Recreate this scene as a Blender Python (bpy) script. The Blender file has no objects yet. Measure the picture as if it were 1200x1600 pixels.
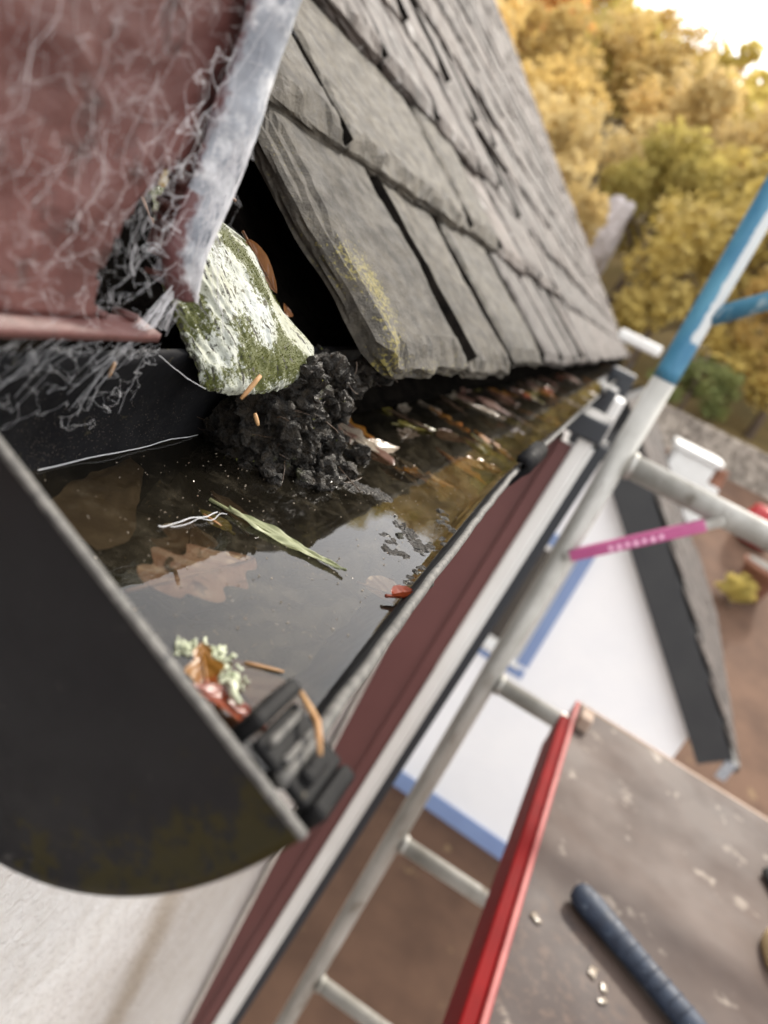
import bpy, bmesh, math, random
from mathutils import Vector, Matrix, noise
SC = bpy.context.scene
COL = SC.collection
random.seed(7)
R = random.random
def U(a, b): return a + (b - a) * random.random()

# ------------------------------------------------------------------ camera
cd = bpy.data.cameras.new('camera')
cam = bpy.data.objects.new('camera', cd); COL.objects.link(cam)
cam.matrix_world = Matrix(((0.85113424, -0.48744917, 0.19484304, 0), (0.324279, 0.19633766, -0.92536191, 0),
                           (0.41281187, 0.85079071, 0.32517923, 0), (0, 0, 0, 1)))
cd.sensor_fit = 'VERTICAL'; cd.sensor_height = 36; cd.sensor_width = 27
cd.lens = 36 * 1150 / 1600
cd.clip_start = 0.01; cd.clip_end = 600
cd.dof.use_dof = True; cd.dof.focus_distance = 0.285; cd.dof.aperture_fstop = 8.2
SC.camera = cam
# ------------------------------------------------------------------ sky, sun, exposure
SUN = Vector((0.16, 0.70, 0.74)).normalized()
w = bpy.data.worlds.new('World'); SC.world = w; w.use_nodes = True
nt = w.node_tree; nt.nodes.clear()
out = nt.nodes.new('ShaderNodeOutputWorld'); bg = nt.nodes.new('ShaderNodeBackground')
sky = nt.nodes.new('ShaderNodeTexSky'); sky.sky_type = 'NISHITA'; sky.sun_disc = False
sky.sun_elevation = math.asin(SUN.z); sky.sun_rotation = math.atan2(SUN.x, SUN.y)
sky.dust_density = 4.0; sky.air_density = 1.0
hs = nt.nodes.new('ShaderNodeMix'); hs.data_type = 'RGBA'; hs.inputs['Factor'].default_value = 0.72
hs.inputs['B'].default_value = (13.0, 12.8, 12.6, 1)     # a thin even cloud layer over the clear sky
nt.links.new(sky.outputs[0], hs.inputs['A']); nt.links.new(hs.outputs['Result'], bg.inputs['Color'])
bg.inputs['Strength'].default_value = 0.12
nt.links.new(bg.outputs[0], out.inputs['Surface'])
sl = bpy.data.lights.new('sun', 'SUN'); sl.energy = 2.5; sl.angle = math.radians(6); sl.color = (1.0, 0.93, 0.82)
so = bpy.data.objects.new('sun', sl); COL.objects.link(so)
so.rotation_euler = SUN.to_track_quat('Z', 'Y').to_euler(); so.location = SUN * 30
SC.view_settings.view_transform = 'Standard'; SC.view_settings.look = 'None'
SC.view_settings.gamma = 1; SC.view_settings.use_curve_mapping = False
SC.view_settings.exposure = 1.05

# ------------------------------------------------------------------ helpers
def tag(o, label=None, cat=None, group=None, kind=None):
    if label: o['label'] = label
    if cat: o['category'] = cat
    if group: o['group'] = group
    if kind: o['kind'] = kind
    return o
def empty(name, loc=(0, 0, 0), rot=(0, 0, 0)):
    o = bpy.data.objects.new(name, None); COL.objects.link(o); o.location = loc; o.rotation_euler = rot
    o.empty_display_size = 0.02
    return o
def mesh(name, vs, fs, m=None, smooth=True):
    me = bpy.data.meshes.new(name); me.from_pydata([tuple(v) for v in vs], [], fs)
    if m: me.materials.append(m)
    me.polygons.foreach_set('use_smooth', [smooth] * len(me.polygons)); me.update()
    return me
def obj(name, me, parent=None, loc=None):
    o = bpy.data.objects.new(name, me); COL.objects.link(o)
    if parent: o.parent = parent
    if loc is not None: o.location = loc
    return o
class MB:
    def __init__(s): s.v = []; s.f = []
    def add(s, v, f):
        n = len(s.v); s.v += [Vector(p) for p in v]; s.f += [[i + n for i in q] for q in f]; return s
    def box(s, a, b, bev=0.0, M=None):
        (x0, y0, z0), (x1, y1, z1) = a, b
        if bev:
            bm = bmesh.new(); bmesh.ops.create_cube(bm, size=1)
            bmesh.ops.scale(bm, vec=(x1 - x0, y1 - y0, z1 - z0), verts=bm.verts)
            bmesh.ops.translate(bm, vec=((x0 + x1) / 2, (y0 + y1) / 2, (z0 + z1) / 2), verts=bm.verts)
            bmesh.ops.bevel(bm, geom=bm.edges[:], offset=bev, segments=2, affect='EDGES', profile=0.5)
            bm.verts.index_update()
            v = [x.co.copy() for x in bm.verts]; f = [[x.index for x in q.verts] for q in bm.faces]; bm.free()
        else:
            v = [Vector(p) for p in ((x0, y0, z0), (x1, y0, z0), (x1, y1, z0), (x0, y1, z0), (x0, y0, z1), (x1, y0, z1), (x1, y1, z1), (x0, y1, z1))]
            f = [[0, 3, 2, 1], [4, 5, 6, 7], [0, 1, 5, 4], [1, 2, 6, 5], [2, 3, 7, 6], [3, 0, 4, 7]]
        if M: v = [M @ p for p in v]
        return s.add(v, f)
    def tube(s, pts, r, n=12, cap=True):
        pts = [Vector(p) for p in pts]; rs = r if isinstance(r, (list, tuple)) else [r] * len(pts)
        vs = []; fs = []; side = None
        for i, p in enumerate(pts):
            t = (pts[min(i + 1, len(pts) - 1)] - pts[max(i - 1, 0)])
            t = t.normalized() if t.length > 1e-9 else Vector((0, 0, 1))
            if side is None: side = t.orthogonal().normalized()
            side = (side - t * side.dot(t)); side = side.normalized() if side.length > 1e-6 else t.orthogonal().normalized()
            b = t.cross(side)
            for k in range(n):
                a = 2 * math.pi * k / n; vs.append(p + (side * math.cos(a) + b * math.sin(a)) * rs[i])
        for i in range(len(pts) - 1):
            for k in range(n):
                fs.append([i * n + k, i * n + (k + 1) % n, (i + 1) * n + (k + 1) % n, (i + 1) * n + k])
        if cap:
            fs.append(list(range(n))[::-1]); fs.append([(len(pts) - 1) * n + k for k in range(n)])
        return s.add(vs, fs)
    def grid(s, rows, close=False):
        n = len(rows[0]); vs = [p for r in rows for p in r]; fs = []
        for i in range(len(rows) - 1):
            for j in range(n - 1): fs.append([i * n + j, i * n + j + 1, (i + 1) * n + j + 1, (i + 1) * n + j])
        return s.add(vs, fs)
    def build(s, name, m, parent=None, smooth=False, loc=None):
        return obj(name, mesh(name, s.v, s.f, m, smooth), parent, loc)
def fbm(p, sc, oct=4): return noise.fractal(Vector(p) * sc, 1.0, 2.0, oct)
def own(*os):                                        # put an object's origin at its own base
    for o in os:
        me = o.data; n = len(me.vertices); c = Vector((0, 0, 0)); zz = 1e9
        for v in me.vertices: c += v.co; zz = min(zz, v.co.z)
        c /= n; c.z = zz; me.transform(Matrix.Translation(-c)); o.location = o.location + c
    return os[0]

# ------------------------------------------------------------------ materials
def mat(name, c1, c2=None, scale=10, detail=5, rough=0.7, bump=0, bscale=None, bdist=0.002, spec=0.5, stretch=(1, 1, 1), rnd=0.0,
        c3=None, s3=40, t3=(0.6, 0.66), lo=0.35, hi=0.65, trans=0, metal=0, coord='Object', rough2=None, alpha=None):
    m = bpy.data.materials.new(name); m.use_nodes = True; t = m.node_tree; N = t.nodes; L = t.links
    b = N['Principled BSDF']; b.inputs['Roughness'].default_value = rough; b.inputs['Specular IOR Level'].default_value = spec
    b.inputs['Metallic'].default_value = metal
    tc = N.new('ShaderNodeTexCoord'); mp = N.new('ShaderNodeMapping'); mp.inputs['Scale'].default_value = stretch
    L.new(tc.outputs[coord], mp.inputs['Vector']); vec = mp.outputs[0]
    oi = N.new('ShaderNodeObjectInfo')
    ad = N.new('ShaderNodeVectorMath'); ad.operation = 'MULTIPLY_ADD'
    cx = N.new('ShaderNodeCombineXYZ')
    for k in range(3): L.new(oi.outputs['Random'], cx.inputs[k])
    L.new(cx.outputs[0], ad.inputs[0]); ad.inputs[1].default_value = (7.3, 3.1, 5.7); L.new(vec, ad.inputs[2]); vec = ad.outputs[0]
    def nz(sc, d=5): 
        n = N.new('ShaderNodeTexNoise'); n.inputs['Scale'].default_value = sc; n.inputs['Detail'].default_value = d
        n.inputs['Roughness'].default_value = 0.62; L.new(vec, n.inputs['Vector']); return n.outputs['Fac']
    def ramp(f, a, z):
        r = N.new('ShaderNodeMapRange'); r.inputs['From Min'].default_value = a; r.inputs['From Max'].default_value = z; L.new(f, r.inputs['Value']); return r.outputs[0]
    def mix(f, a, z):
        x = N.new('ShaderNodeMix'); x.data_type = 'RGBA'
        if isinstance(f, float): x.inputs['Factor'].default_value = f
        else: L.new(f, x.inputs['Factor'])
        for s_, v in (('A', a), ('B', z)):
            if isinstance(v, tuple): x.inputs[s_].default_value = (*v, 1)
            else: L.new(v, x.inputs[s_])
        return x.outputs['Result']
    col = c1
    if c2: col = mix(ramp(nz(scale, detail), lo, hi), c1, c2)
    if c3: col = mix(ramp(nz(s3, 4), *t3), col, c3)
    if rnd:
        h = N.new('ShaderNodeHueSaturation'); L.new(ramp(oi.outputs['Random'], 0, 1), h.inputs['Value'])
        r = h.inputs['Value'].links[0].from_node; r.inputs['To Min'].default_value = 1 - rnd; r.inputs['To Max'].default_value = 1 + rnd
        if isinstance(col, tuple): h.inputs['Color'].default_value = (*col, 1)
        else: L.new(col, h.inputs['Color'])
        col = h.outputs[0]
    if isinstance(col, tuple): b.inputs['Base Color'].default_value = (*col, 1)
    else: L.new(col, b.inputs['Base Color'])
    if rough2 is not None:
        r = ramp(nz(scale * 1.7, 4), 0.35, 0.65); L.new(r, b.inputs['Roughness'])
        r.node.inputs['To Min'].default_value = rough; r.node.inputs['To Max'].default_value = rough2
    if bump:
        bp = N.new('ShaderNodeBump'); bp.inputs['Strength'].default_value = bump; bp.inputs['Distance'].default_value = bdist
        L.new(nz(bscale or scale * 3, 6), bp.inputs['Height']); L.new(bp.outputs[0], b.inputs['Normal'])
    if trans:
        tr = N.new('ShaderNodeBsdfTranslucent'); ms = N.new('ShaderNodeMixShader'); ms.inputs[0].default_value = trans
        if isinstance(col, tuple): tr.inputs['Color'].default_value = (*col, 1)
        else: L.new(col, tr.inputs['Color'])
        L.new(b.outputs[0], ms.inputs[1]); L.new(tr.outputs[0], ms.inputs[2]); L.new(ms.outputs[0], N['Material Output'].inputs[0])
    if alpha: b.inputs['Alpha'].default_value = alpha
    m['col'] = 1
    return m
def patch(m, attr, col, bscale=300, gain=1.0):                    # a patch of growth, dirt or painted light with its own shape, stored on the mesh
    t = m.node_tree; N = t.nodes; L = t.links; b = N['Principled BSDF']
    a = N.new('ShaderNodeAttribute'); a.attribute_name = attr
    n = N.new('ShaderNodeTexNoise'); n.inputs['Scale'].default_value = bscale; n.inputs['Detail'].default_value = 6; n.inputs['Roughness'].default_value = .7
    tc = N.new('ShaderNodeTexCoord'); L.new(tc.outputs['Object'], n.inputs['Vector'])
    g = N.new('ShaderNodeMath'); g.operation = 'MULTIPLY_ADD'; L.new(n.outputs['Fac'], g.inputs[0]); g.inputs[1].default_value = gain; g.inputs[2].default_value = .5 - .5 * gain
    s = N.new('ShaderNodeMath'); s.operation = 'ADD'; L.new(a.outputs['Fac'], s.inputs[0]); L.new(g.outputs[0], s.inputs[1])
    r = N.new('ShaderNodeMapRange'); r.inputs['From Min'].default_value = 0.92; r.inputs['From Max'].default_value = 1.12; L.new(s.outputs[0], r.inputs['Value'])
    x = N.new('ShaderNodeMix'); x.data_type = 'RGBA'; L.new(r.outputs[0], x.inputs['Factor'])
    l = b.inputs['Base Color'].links
    if l: L.new(l[0].from_socket, x.inputs['A'])
    else: x.inputs['A'].default_value = b.inputs['Base Color'].default_value
    x.inputs['B'].default_value = (*col, 1); L.new(x.outputs['Result'], b.inputs['Base Color'])
def setattr_(o, name, fn):
    a = o.data.attributes.new(name, 'FLOAT', 'POINT')
    a.data.foreach_set('value', [fn(v.co) for v in o.data.vertices])

M = {}
M['black'] = mat('black_plastic', (.006, .006, .007), (.011, .011, .012), 60, rough=.55, rough2=.75, spec=.06, bump=.12, bscale=500, bdist=.0004, c3=(.03, .027, .018), s3=260, t3=(.64, .72))
M['cap'] = mat('cap_plastic', (.009, .0084, .0092), (.011, .0104, .0112), 40, rough=.38, rough2=.6, spec=.16, bump=.08, bscale=300, bdist=.0004, c3=(.05, .047, .043), s3=210, t3=(.66, .76))
patch(M['cap'], 'moss', (.022, .018, .005), 190, 2.4)
M['lip'] = mat('weathered_lip', (.05, .048, .044), (.12, .115, .105), 300, rough=.7, bump=.3, bscale=900, bdist=.0006, c3=(.03, .03, .03), s3=500, t3=(.58, .62))
M['clip'] = mat('clip_plastic', (.008, .008, .0085), (.014, .014, .014), 90, rough=.55, spec=.08, bump=.15, bscale=600, bdist=.0004, c3=(.07, .062, .045), s3=220, t3=(.64, .70))
M['mud'] = mat('wet_mud', (.003, .0023, .0014), (.026, .0185, .0105), 260, 7, rough=.2, rough2=.6, bump=1.0, bscale=900, bdist=.003, spec=.42, c3=(.03, .032, .008), s3=60, t3=(.62, .7))
M['moss'] = mat('green_moss', (.06, .075, .008), (.12, .12, .02), 300, rough=.9)
M['silt'] = mat('silt', (.0035, .0026, .0016), (.012, .0085, .004), 120, 7, rough=.6, bump=.6, bscale=400, bdist=.001, c3=(.07, .052, .025), s3=330, t3=(.62, .66))
M['render'] = mat('white_render', (.80, .785, .75), (.86, .85, .825), 30, 6, rough=.9, bump=1.0, bscale=130, bdist=.012)
M['maroon'] = mat('maroon_paint', (.078, .027, .023), (.118, .045, .039), 45, 6, rough=.55, bump=.5, bscale=110, bdist=.0016, c3=(.042, .02, .018), s3=70, t3=(.53, .7))
M['maroon2'] = mat('maroon_board', (.125, .046, .044), (.14, .053, .05), 6, 3, rough=.5, bump=.05, bscale=80)
M['white'] = mat('white_upvc', (.74, .74, .72), (.68, .675, .65), 8, 4, rough=.35)
M['edge'] = mat('dark_edge', (.02, .024, .03), rough=.5)
M['lead'] = mat('lead_sheet', (.15, .165, .19), (.30, .32, .35), 55, 7, rough=.5, rough2=.75, bump=.35, bscale=160, bdist=.0016, c3=(.56, .57, .585), s3=95, t3=(.50, .66))
patch(M['lead'], 'stain', (.10, .04, .04), 140)
M['felt'] = mat('roof_felt', (.006, .0055, .005), (.014, .012, .010), 60, rough=.95, spec=0, bump=.8, bscale=200, bdist=.004)
M['slate'] = mat('roof_slate', (.026, .0215, .0145), (.068, .058, .042), 46, 10, rough=.72, rough2=.9, bump=.75, bscale=330, bdist=.002, rnd=.28, c3=(.036, .032, .026), s3=420, t3=(.56, .7), stretch=(1, 1.5, 1), lo=.40, hi=.60)
patch(M['slate'], 'lichen', (.15, .125, .03), 420, 2.6)
M['slate2'] = mat('mauve_slate', (.024, .0185, .0155), (.069, .054, .046), 30, 7, rough=.7, rough2=.9, bump=.55, bscale=170, bdist=.0016, rnd=.4, c3=(.24, .23, .22), s3=34, t3=(.62, .72), stretch=(1, .9, 1))
M['web'] = mat('web_silk', (.8, .8, .82), rough=.6, alpha=.5)
M['webveil'] = mat('dusty_veil', (.5, .49, .5), rough=.9, trans=.4)
M['alu'] = mat('aluminium', (.30, .29, .26), (.46, .45, .42), 14, 6, rough=.45, rough2=.65, metal=.35, bump=.12, bscale=80, bdist=.001, c3=(.2, .18, .15), s3=22, t3=(.58, .7), stretch=(1, 1, .4))
M['blue'] = mat('blue_paint', (.03, .15, .265), (.085, .26, .37), 22, 6, rough=.5, c3=(.5, .6, .62), s3=16, t3=(.54, .62), stretch=(1, 1, .35))
M['pink'] = mat('pink_tape', (.36, .06, .185), (.44, .10, .24), 14, rough=.45)
M['tapemark'] = mat('tape_mark', (.75, .42, .58), rough=.5)
M['ply'] = mat('plywood_deck', (.036, .0225, .0175), (.086, .058, .045), 2.6, 9, rough=.65, rough2=.85, bump=.15, bscale=120, bdist=.001, c3=(.2, .165, .135), s3=17, t3=(.62, .70))
patch(M['ply'], 'deck_shadow', (.045, .032, .028), 60, 1.6)
M['plyedge'] = mat('plywood_edge', (.25, .18, .13), (.32, .24, .19), 20, rough=.8)
M['red'] = mat('red_paint', (.11, .0012, .002), (.15, .002, .003), 12, 5, rough=.6, spec=.06, c3=(.18, .02, .02), s3=60, t3=(.66, .7))
M['red_lit'] = mat('lit_red_paint', (.2, .02, .02), (.27, .045, .04), 25, 5, rough=.5, spec=.3)  # paler copy of the red, light on the top flange put into the colour
M['navy'] = mat('navy_rubber', (.009, .015, .03), (.018, .03, .054), 50, rough=.5, rough2=.7, bump=.4, bscale=240, bdist=.001, c3=(.07, .09, .12), s3=110, t3=(.62, .68))
M['steel'] = mat('steel', (.3, .3, .3), rough=.35, metal=.9)
M['tan'] = mat('tan_leather', (.33, .235, .115), (.4, .3, .16), 30, rough=.7, bump=.3, bscale=200, bdist=.001)
M['dark'] = mat('dark_fabric', (.02, .022, .02), (.04, .042, .04), 80, rough=.9)
M['nwall'] = mat('painted_wall', (.80, .81, .835), (.84, .845, .86), 2, 4, rough=.85, bump=.1, bscale=60, bdist=.004)
M['nblue'] = mat('blue_wall_paint', (.19, .26, .45), (.21, .29, .48), 3, rough=.7)
M['barge'] = mat('dark_bargeboard', (.022, .024, .027), (.03, .032, .034), 4, rough=.6)
M['glass'] = mat('window_glass', (.035, .028, .022), rough=.08, spec=.6)
M['ground'] = mat('brown_ground', (.064, .031, .016), (.105, .055, .031), 1.6, 8, rough=.9, bump=.3, bscale=30, bdist=.01, c3=(.17, .11, .055), s3=3.5, t3=(.66, .72))
M['hill'] = mat('leafy_hill', (.11, .085, .03), (.2, .14, .05), .4, 8, rough=1)
M['stone'] = mat('wall_stone', (0.238, 0.203, 0.168), (0.350, 0.308, 0.259), 3, rough=.9, bump=.5, bscale=20, bdist=.02, rnd=.25)
M['mortarwall'] = mat('wall_core', (.22, .18, .14), rough=.95)
M['rock'] = mat('pale_rock', (.38, .34, .33), (.55, .5, .5), .8, rough=.9, bump=.8, bscale=3, bdist=.2)
M['bark'] = mat('bark', (.09, .065, .045), (.15, .11, .08), 3, rough=.95)
M['terracotta'] = mat('terracotta', (.2, .085, .05), (.26, .12, .075), 8, rough=.8)
M['redbin'] = mat('red_plastic', (.3, .01, .012), rough=.4)
def leafmat(n, a, b, c=None, rough=.35, t=.25): return mat(n, a, b, 90, 6, rough=rough * .8, bump=.35, bscale=240, bdist=.0008, c3=c, s3=130, t3=(.58, .66), trans=t, coord='Object', rnd=.15)
M['l_brown'] = leafmat('brown_leaf', (0.054, 0.033, 0.020), (0.100, 0.066, 0.043), (.06, .035, .02))
M['l_pink'] = leafmat('pinkish_brown_leaf', (0.122, 0.061, 0.043), (0.180, 0.108, 0.083), (.12, .05, .03))
M['l_oak'] = leafmat('spotted_oak_leaf', (0.186, 0.105, 0.081), (0.285, 0.192, 0.161), (.07, .03, .02), t=.1)
M['l_orange'] = leafmat('orange_leaf', (0.220, 0.083, 0.012), (0.284, 0.137, 0.025), (.3, .07, .02))
M['l_red'] = leafmat('red_leaf', (0.180, 0.030, 0.012), (0.252, 0.054, 0.021), (.12, .02, .015), rough=.22)
M['l_rust'] = leafmat('rust_leaf', (.12, .045, .015), (.2, .085, .03), (.05, .02, .01))
M['l_pale'] = leafmat('pale_leaf', (0.300, 0.240, 0.180), (0.372, 0.324, 0.258), (.32, .22, .15), rough=.25)
M['l_willow'] = leafmat('willow_leaf', (0.270, 0.292, 0.150), (0.360, 0.375, 0.217), (.3, .3, .17))
M['l_olive'] = leafmat('olive_leaf', (0.091, 0.084, 0.017), (0.154, 0.126, 0.028), (.3, .2, .05))
M['l_grey'] = leafmat('sodden_leaf', (0.071, 0.052, 0.038), (0.112, 0.087, 0.064), (.07, .05, .03))
M['needle'] = mat('needle', (0.294, 0.140, 0.049), (0.434, 0.266, 0.119), 60, rough=.6)
M['lichen'] = mat('lichen', (.38, .42, .27), (.62, .64, .5), 200, rough=.9, bump=.6, bscale=600, bdist=.001)
def treemat(n, a, b): return mat(n, a, b, .55, 4, rough=.8, trans=.45, rnd=.2)
TM = [treemat('golden_foliage', (.60, .43, .15), (.50, .36, .13)), treemat('orange_foliage', (.62, .35, .12), (.5, .27, .08)),
      treemat('olive_foliage', (.44, .37, .11), (.54, .43, .13)), treemat('yellow_foliage', (.56, .43, .12), (.48, .36, .11)),
      treemat('green_foliage', (.16, .19, .065), (.26, .27, .09)), treemat('tan_foliage', (.58, .44, .20), (.48, .36, .15))]
# water: clear brown water with a mirror surface
m = bpy.data.materials.new('gutter_water'); m.use_nodes = True; t = m.node_tree; t.nodes.clear(); N = t.nodes; L = t.links
o_ = N.new('ShaderNodeOutputMaterial'); tr = N.new('ShaderNodeBsdfTransparent'); tr.inputs[0].default_value = (.86, .80, .66, 1)
gl = N.new('ShaderNodeBsdfGlossy'); gl.inputs['Roughness'].default_value = .015; fr = N.new('ShaderNodeFresnel'); fr.inputs['IOR'].default_value = 1.47
ms = N.new('ShaderNodeMixShader'); nz = N.new('ShaderNodeTexNoise'); nz.inputs['Scale'].default_value = 22; nz.inputs['Detail'].default_value = 3
tc = N.new('ShaderNodeTexCoord'); mp = N.new('ShaderNodeMapping'); L.new(tc.outputs['Object'], mp.inputs[0]); L.new(mp.outputs[0], nz.inputs['Vector'])
bp = N.new('ShaderNodeBump'); bp.inputs['Strength'].default_value = .05; bp.inputs['Distance'].default_value = .002
L.new(nz.outputs['Fac'], bp.inputs['Height']); L.new(bp.outputs[0], gl.inputs['Normal']); L.new(bp.outputs[0], fr.inputs['Normal'])
df = N.new('ShaderNodeBsdfDiffuse'); df.inputs[0].default_value = (.10, .085, .06, 1); ms2 = N.new('ShaderNodeMixShader'); ms2.inputs[0].default_value = .06
L.new(tr.outputs[0], ms2.inputs[1]); L.new(df.outputs[0], ms2.inputs[2])
sc_ = N.new('ShaderNodeTexNoise'); sc_.inputs['Scale'].default_value = 60; sc_.inputs['Detail'].default_value = 8; sc_.inputs['Roughness'].default_value = .75; L.new(mp.outputs[0], sc_.inputs['Vector'])
sr_ = N.new('ShaderNodeMapRange'); sr_.inputs['From Min'].default_value = .52; sr_.inputs['From Max'].default_value = .8; sr_.inputs['To Min'].default_value = .05; sr_.inputs['To Max'].default_value = .4; L.new(sc_.outputs['Fac'], sr_.inputs['Value']); L.new(sr_.outputs[0], ms2.inputs[0])
L.new(fr.outputs[0], ms.inputs[0]); L.new(ms2.outputs[0], ms.inputs[1]); L.new(gl.outputs[0], ms.inputs[2]); L.new(ms.outputs[0], o_.inputs[0])
M['water'] = m
# mossy painted timber end
m = mat('mossy_timber', (.26, .265, .19), (.36, .38, .36), 34, 6, rough=.8, bump=.6, bscale=620, bdist=.001, c3=(.07, .066, .04), s3=340, t3=(.57, .64), stretch=(1, 1, 1))
patch(m, 'moss', (.046, .052, .004), 620, 2.4); patch(m, 'dirt', (.014, .012, .007), 420, 1.8); M['timber'] = m

# ================================================================== SETTING: ground, hill
def gz(x, y):
    if y < 8: z = -5.1
    elif y < 18: z = -5.1 + 3.5 * ((y - 8) / 10) ** 1.0
    else: z = -1.6
    return z
def hz(x, y): return -1.75 + 0.338 * max(0, y - 20.5) - 0.05 * min(0, x) * max(0, min(1, (y - 20) / 20)) + 0.6 * noise.noise(Vector((x * .08, y * .08, 0)))
mb = MB(); ys = [-40, -15, -6, 0, 4, 8, 10, 12, 14, 16, 18, 20.2]; xs = [-120, -60, -30, -15, -8, -4, -2, 0, 2, 4, 8, 15, 30, 60, 120]
mb.grid([[(x, y, gz(x, y)) for x in xs] for y in ys]); tag(mb.build('ground', M['ground']), kind='structure')
mb = MB(); ys = [20.2, 20.6] + [21 + 4 * k for k in range(22)] + [140, 260]; xs = [-160 + 8 * k for k in range(41)]
mb.grid([[(x, y, hz(x, y) if y < 108 else hz(x, 108)) for x in xs] for y in ys]); tag(mb.build('hill', M['hill'], smooth=True), kind='structure')

# ---- trees on the hill
def crown_mesh(seed, n=2600, rx=3.0, rz=3.4):
    rn = random.Random(seed); vs = []; fs = []
    cl = []
    for k in range(26):
        a = rn.uniform(0, 6.283); e = rn.uniform(-.75, 1.0); q = rn.uniform(.35, .95)
        r = q * math.sqrt(max(0, 1 - e * e * .8))
        cl.append((Vector((rx * r * math.cos(a), rx * r * math.sin(a), rz * e * q)), rn.uniform(.55, 1.25)))
    for i in range(n):
        c, s = rn.choice(cl)
        d = Vector((rn.gauss(0, 1), rn.gauss(0, 1), rn.gauss(0, .8))); d = d.normalized() * s * rn.uniform(.55, 1.0)
        p = c + d; q = rn.uniform(.10, .22)
        u = Vector((rn.gauss(0, 1), rn.gauss(0, 1), rn.gauss(0, 1))).normalized(); v = u.orthogonal().normalized() * q; u = u * q * 1.3
        b = len(vs); vs += [p - u, p + v, p + u, p - v]; fs.append([b, b + 1, b + 2, b + 3])
    return mesh('crown', vs, fs, TM[0], False)
CR = [crown_mesh(s) for s in range(6)]
def trunk_mesh(seed, h=5.0):
    rn = random.Random(seed); mb = MB()
    mb.tube([(0, 0, -.4), (.06, .02, h * .35), (rn.uniform(-.3, .3), rn.uniform(-.3, .3), h)], [.24, .17, .07], 7)
    for k in range(6):
        a = rn.uniform(0, 6.283); z0 = rn.uniform(.35, .8) * h; l = rn.uniform(1.2, 2.3)
        p = Vector((0, 0, z0)); q = p + Vector((math.cos(a) * l, math.sin(a) * l, l * .8))
        mb.tube([p, (p + q) / 2 + Vector((0, 0, .12)), q], [.09, .06, .025], 5)
    return mesh('trunk', mb.v, mb.f, M['bark'], True)
TR = [trunk_mesh(s) for s in range(3)]
KIND = ['golden', 'orange', 'olive', 'yellow', 'dark green', 'tan']
def tree(name, loc, s, kind, label, group, cat='tree', squash=1.0, ci=None):
    t = empty(name, loc); tag(t, label, cat, group)
    a = obj('trunk', random.choice(TR), t); a.scale = (s, s, s)
    c = obj('crown', CR[random.randrange(6) if ci is None else ci], t); c.location = (0, 0, 4.6 * s * squash); c.scale = (s, s, s * squash); c.rotation_euler = (0, 0, U(0, 6.28))
    c.material_slots[0].link = 'OBJECT'; c.material_slots[0].material = TM[kind]
    return t
rn = random.Random(3)
row = 0; y = 23.0
while y < 74:
    nx = 0; x = -0.62 * y + U(0, 2)
    while x < 0.5 * y:
        f = x / y; g = (y - 23) / 50
        if f < -.12: k = rn.choice([0, 1, 2, 0, 3]) if g > .35 else rn.choice([1, 0, 5, 0])
        else: k = rn.choice([0, 3, 5, 2, 0]) if g > .3 else rn.choice([4, 5, 2, 0, 3, 0, 5])
        yy = y + U(-1.6, 1.6); s = U(.62, .98) * (1 + .25 * g) * (1.12 if f < -.2 else 1)
        tree('autumn_tree', (x, yy, hz(x, yy)), s, k, '%s autumn tree on the wooded slope behind the roofs' % KIND[k], '%s trees on the wooded slope' % KIND[k])
        x += U(3.4, 5.6) * (1 + .2 * g)
    y += 5.2
# shrubs at the foot of the slope
tree('bush', (2.5, 23, hz(2.5, 23)), .5, 3, 'bright yellow bush beside the grey scaffold post, above the stone wall', None, 'bush', .7, 0)
tree('bush', (1.55, 21.5, hz(1.55, 21.5)), .4, 4, 'dark green bush just right of the scaffold post', None, 'bush', .6)
tree('bush', (3.42, 13.6, gz(0, 13.6)), .12, 2, 'small yellow green shrub at the right edge below the stone wall', None, 'shrub', .7)
# rock face among the trees
bm = bmesh.new(); bmesh.ops.create_icosphere(bm, subdivisions=4, radius=1)
for v in bm.verts: v.co = Vector((v.co.x * .7, v.co.y * .6, v.co.z * 1.5)) * (1 + .35 * fbm(v.co, 1.6))
me = bpy.data.meshes.new('rock'); bm.to_mesh(me); bm.free(); me.materials.append(M['rock'])
r = obj('rock', me, None, (-3.1, 27.0, 2.6)); tag(r, 'pale grey rock face showing between the trees beside the slate roof', 'rock')

# ---- stone garden wall
sw = empty('stone_wall', (0, 18.6, -1.62)); tag(sw, 'rough pale stone garden wall at the foot of the wooded slope', 'wall')
MB().box((-6, .06, 0), (9, .34, .86)).build('core', M['mortarwall'], sw)
STN = []
for k in range(7):
    mb = MB(); mb.box((-.16, -.08, -.07), (.16, .06, .07), .02)
    for v in mb.v: v += noise.noise_vector(v * 9 + Vector((k, 0, 0))) * .02
    STN.append(mesh('stone', mb.v, mb.f, M['stone'], False))
for row in range(6):
    x = .6 + U(0, .2)
    while x < 5.2:
        sx = U(.7, 1.3); o = obj('stone', random.choice(STN), sw); o.location = (x + .16 * sx, .02, .07 + row * .15); o.scale = (sx, 1, U(.9, 1.04)); o.rotation_euler = (0, U(-.04, .04), 0)
        x += .345 * sx

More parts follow.
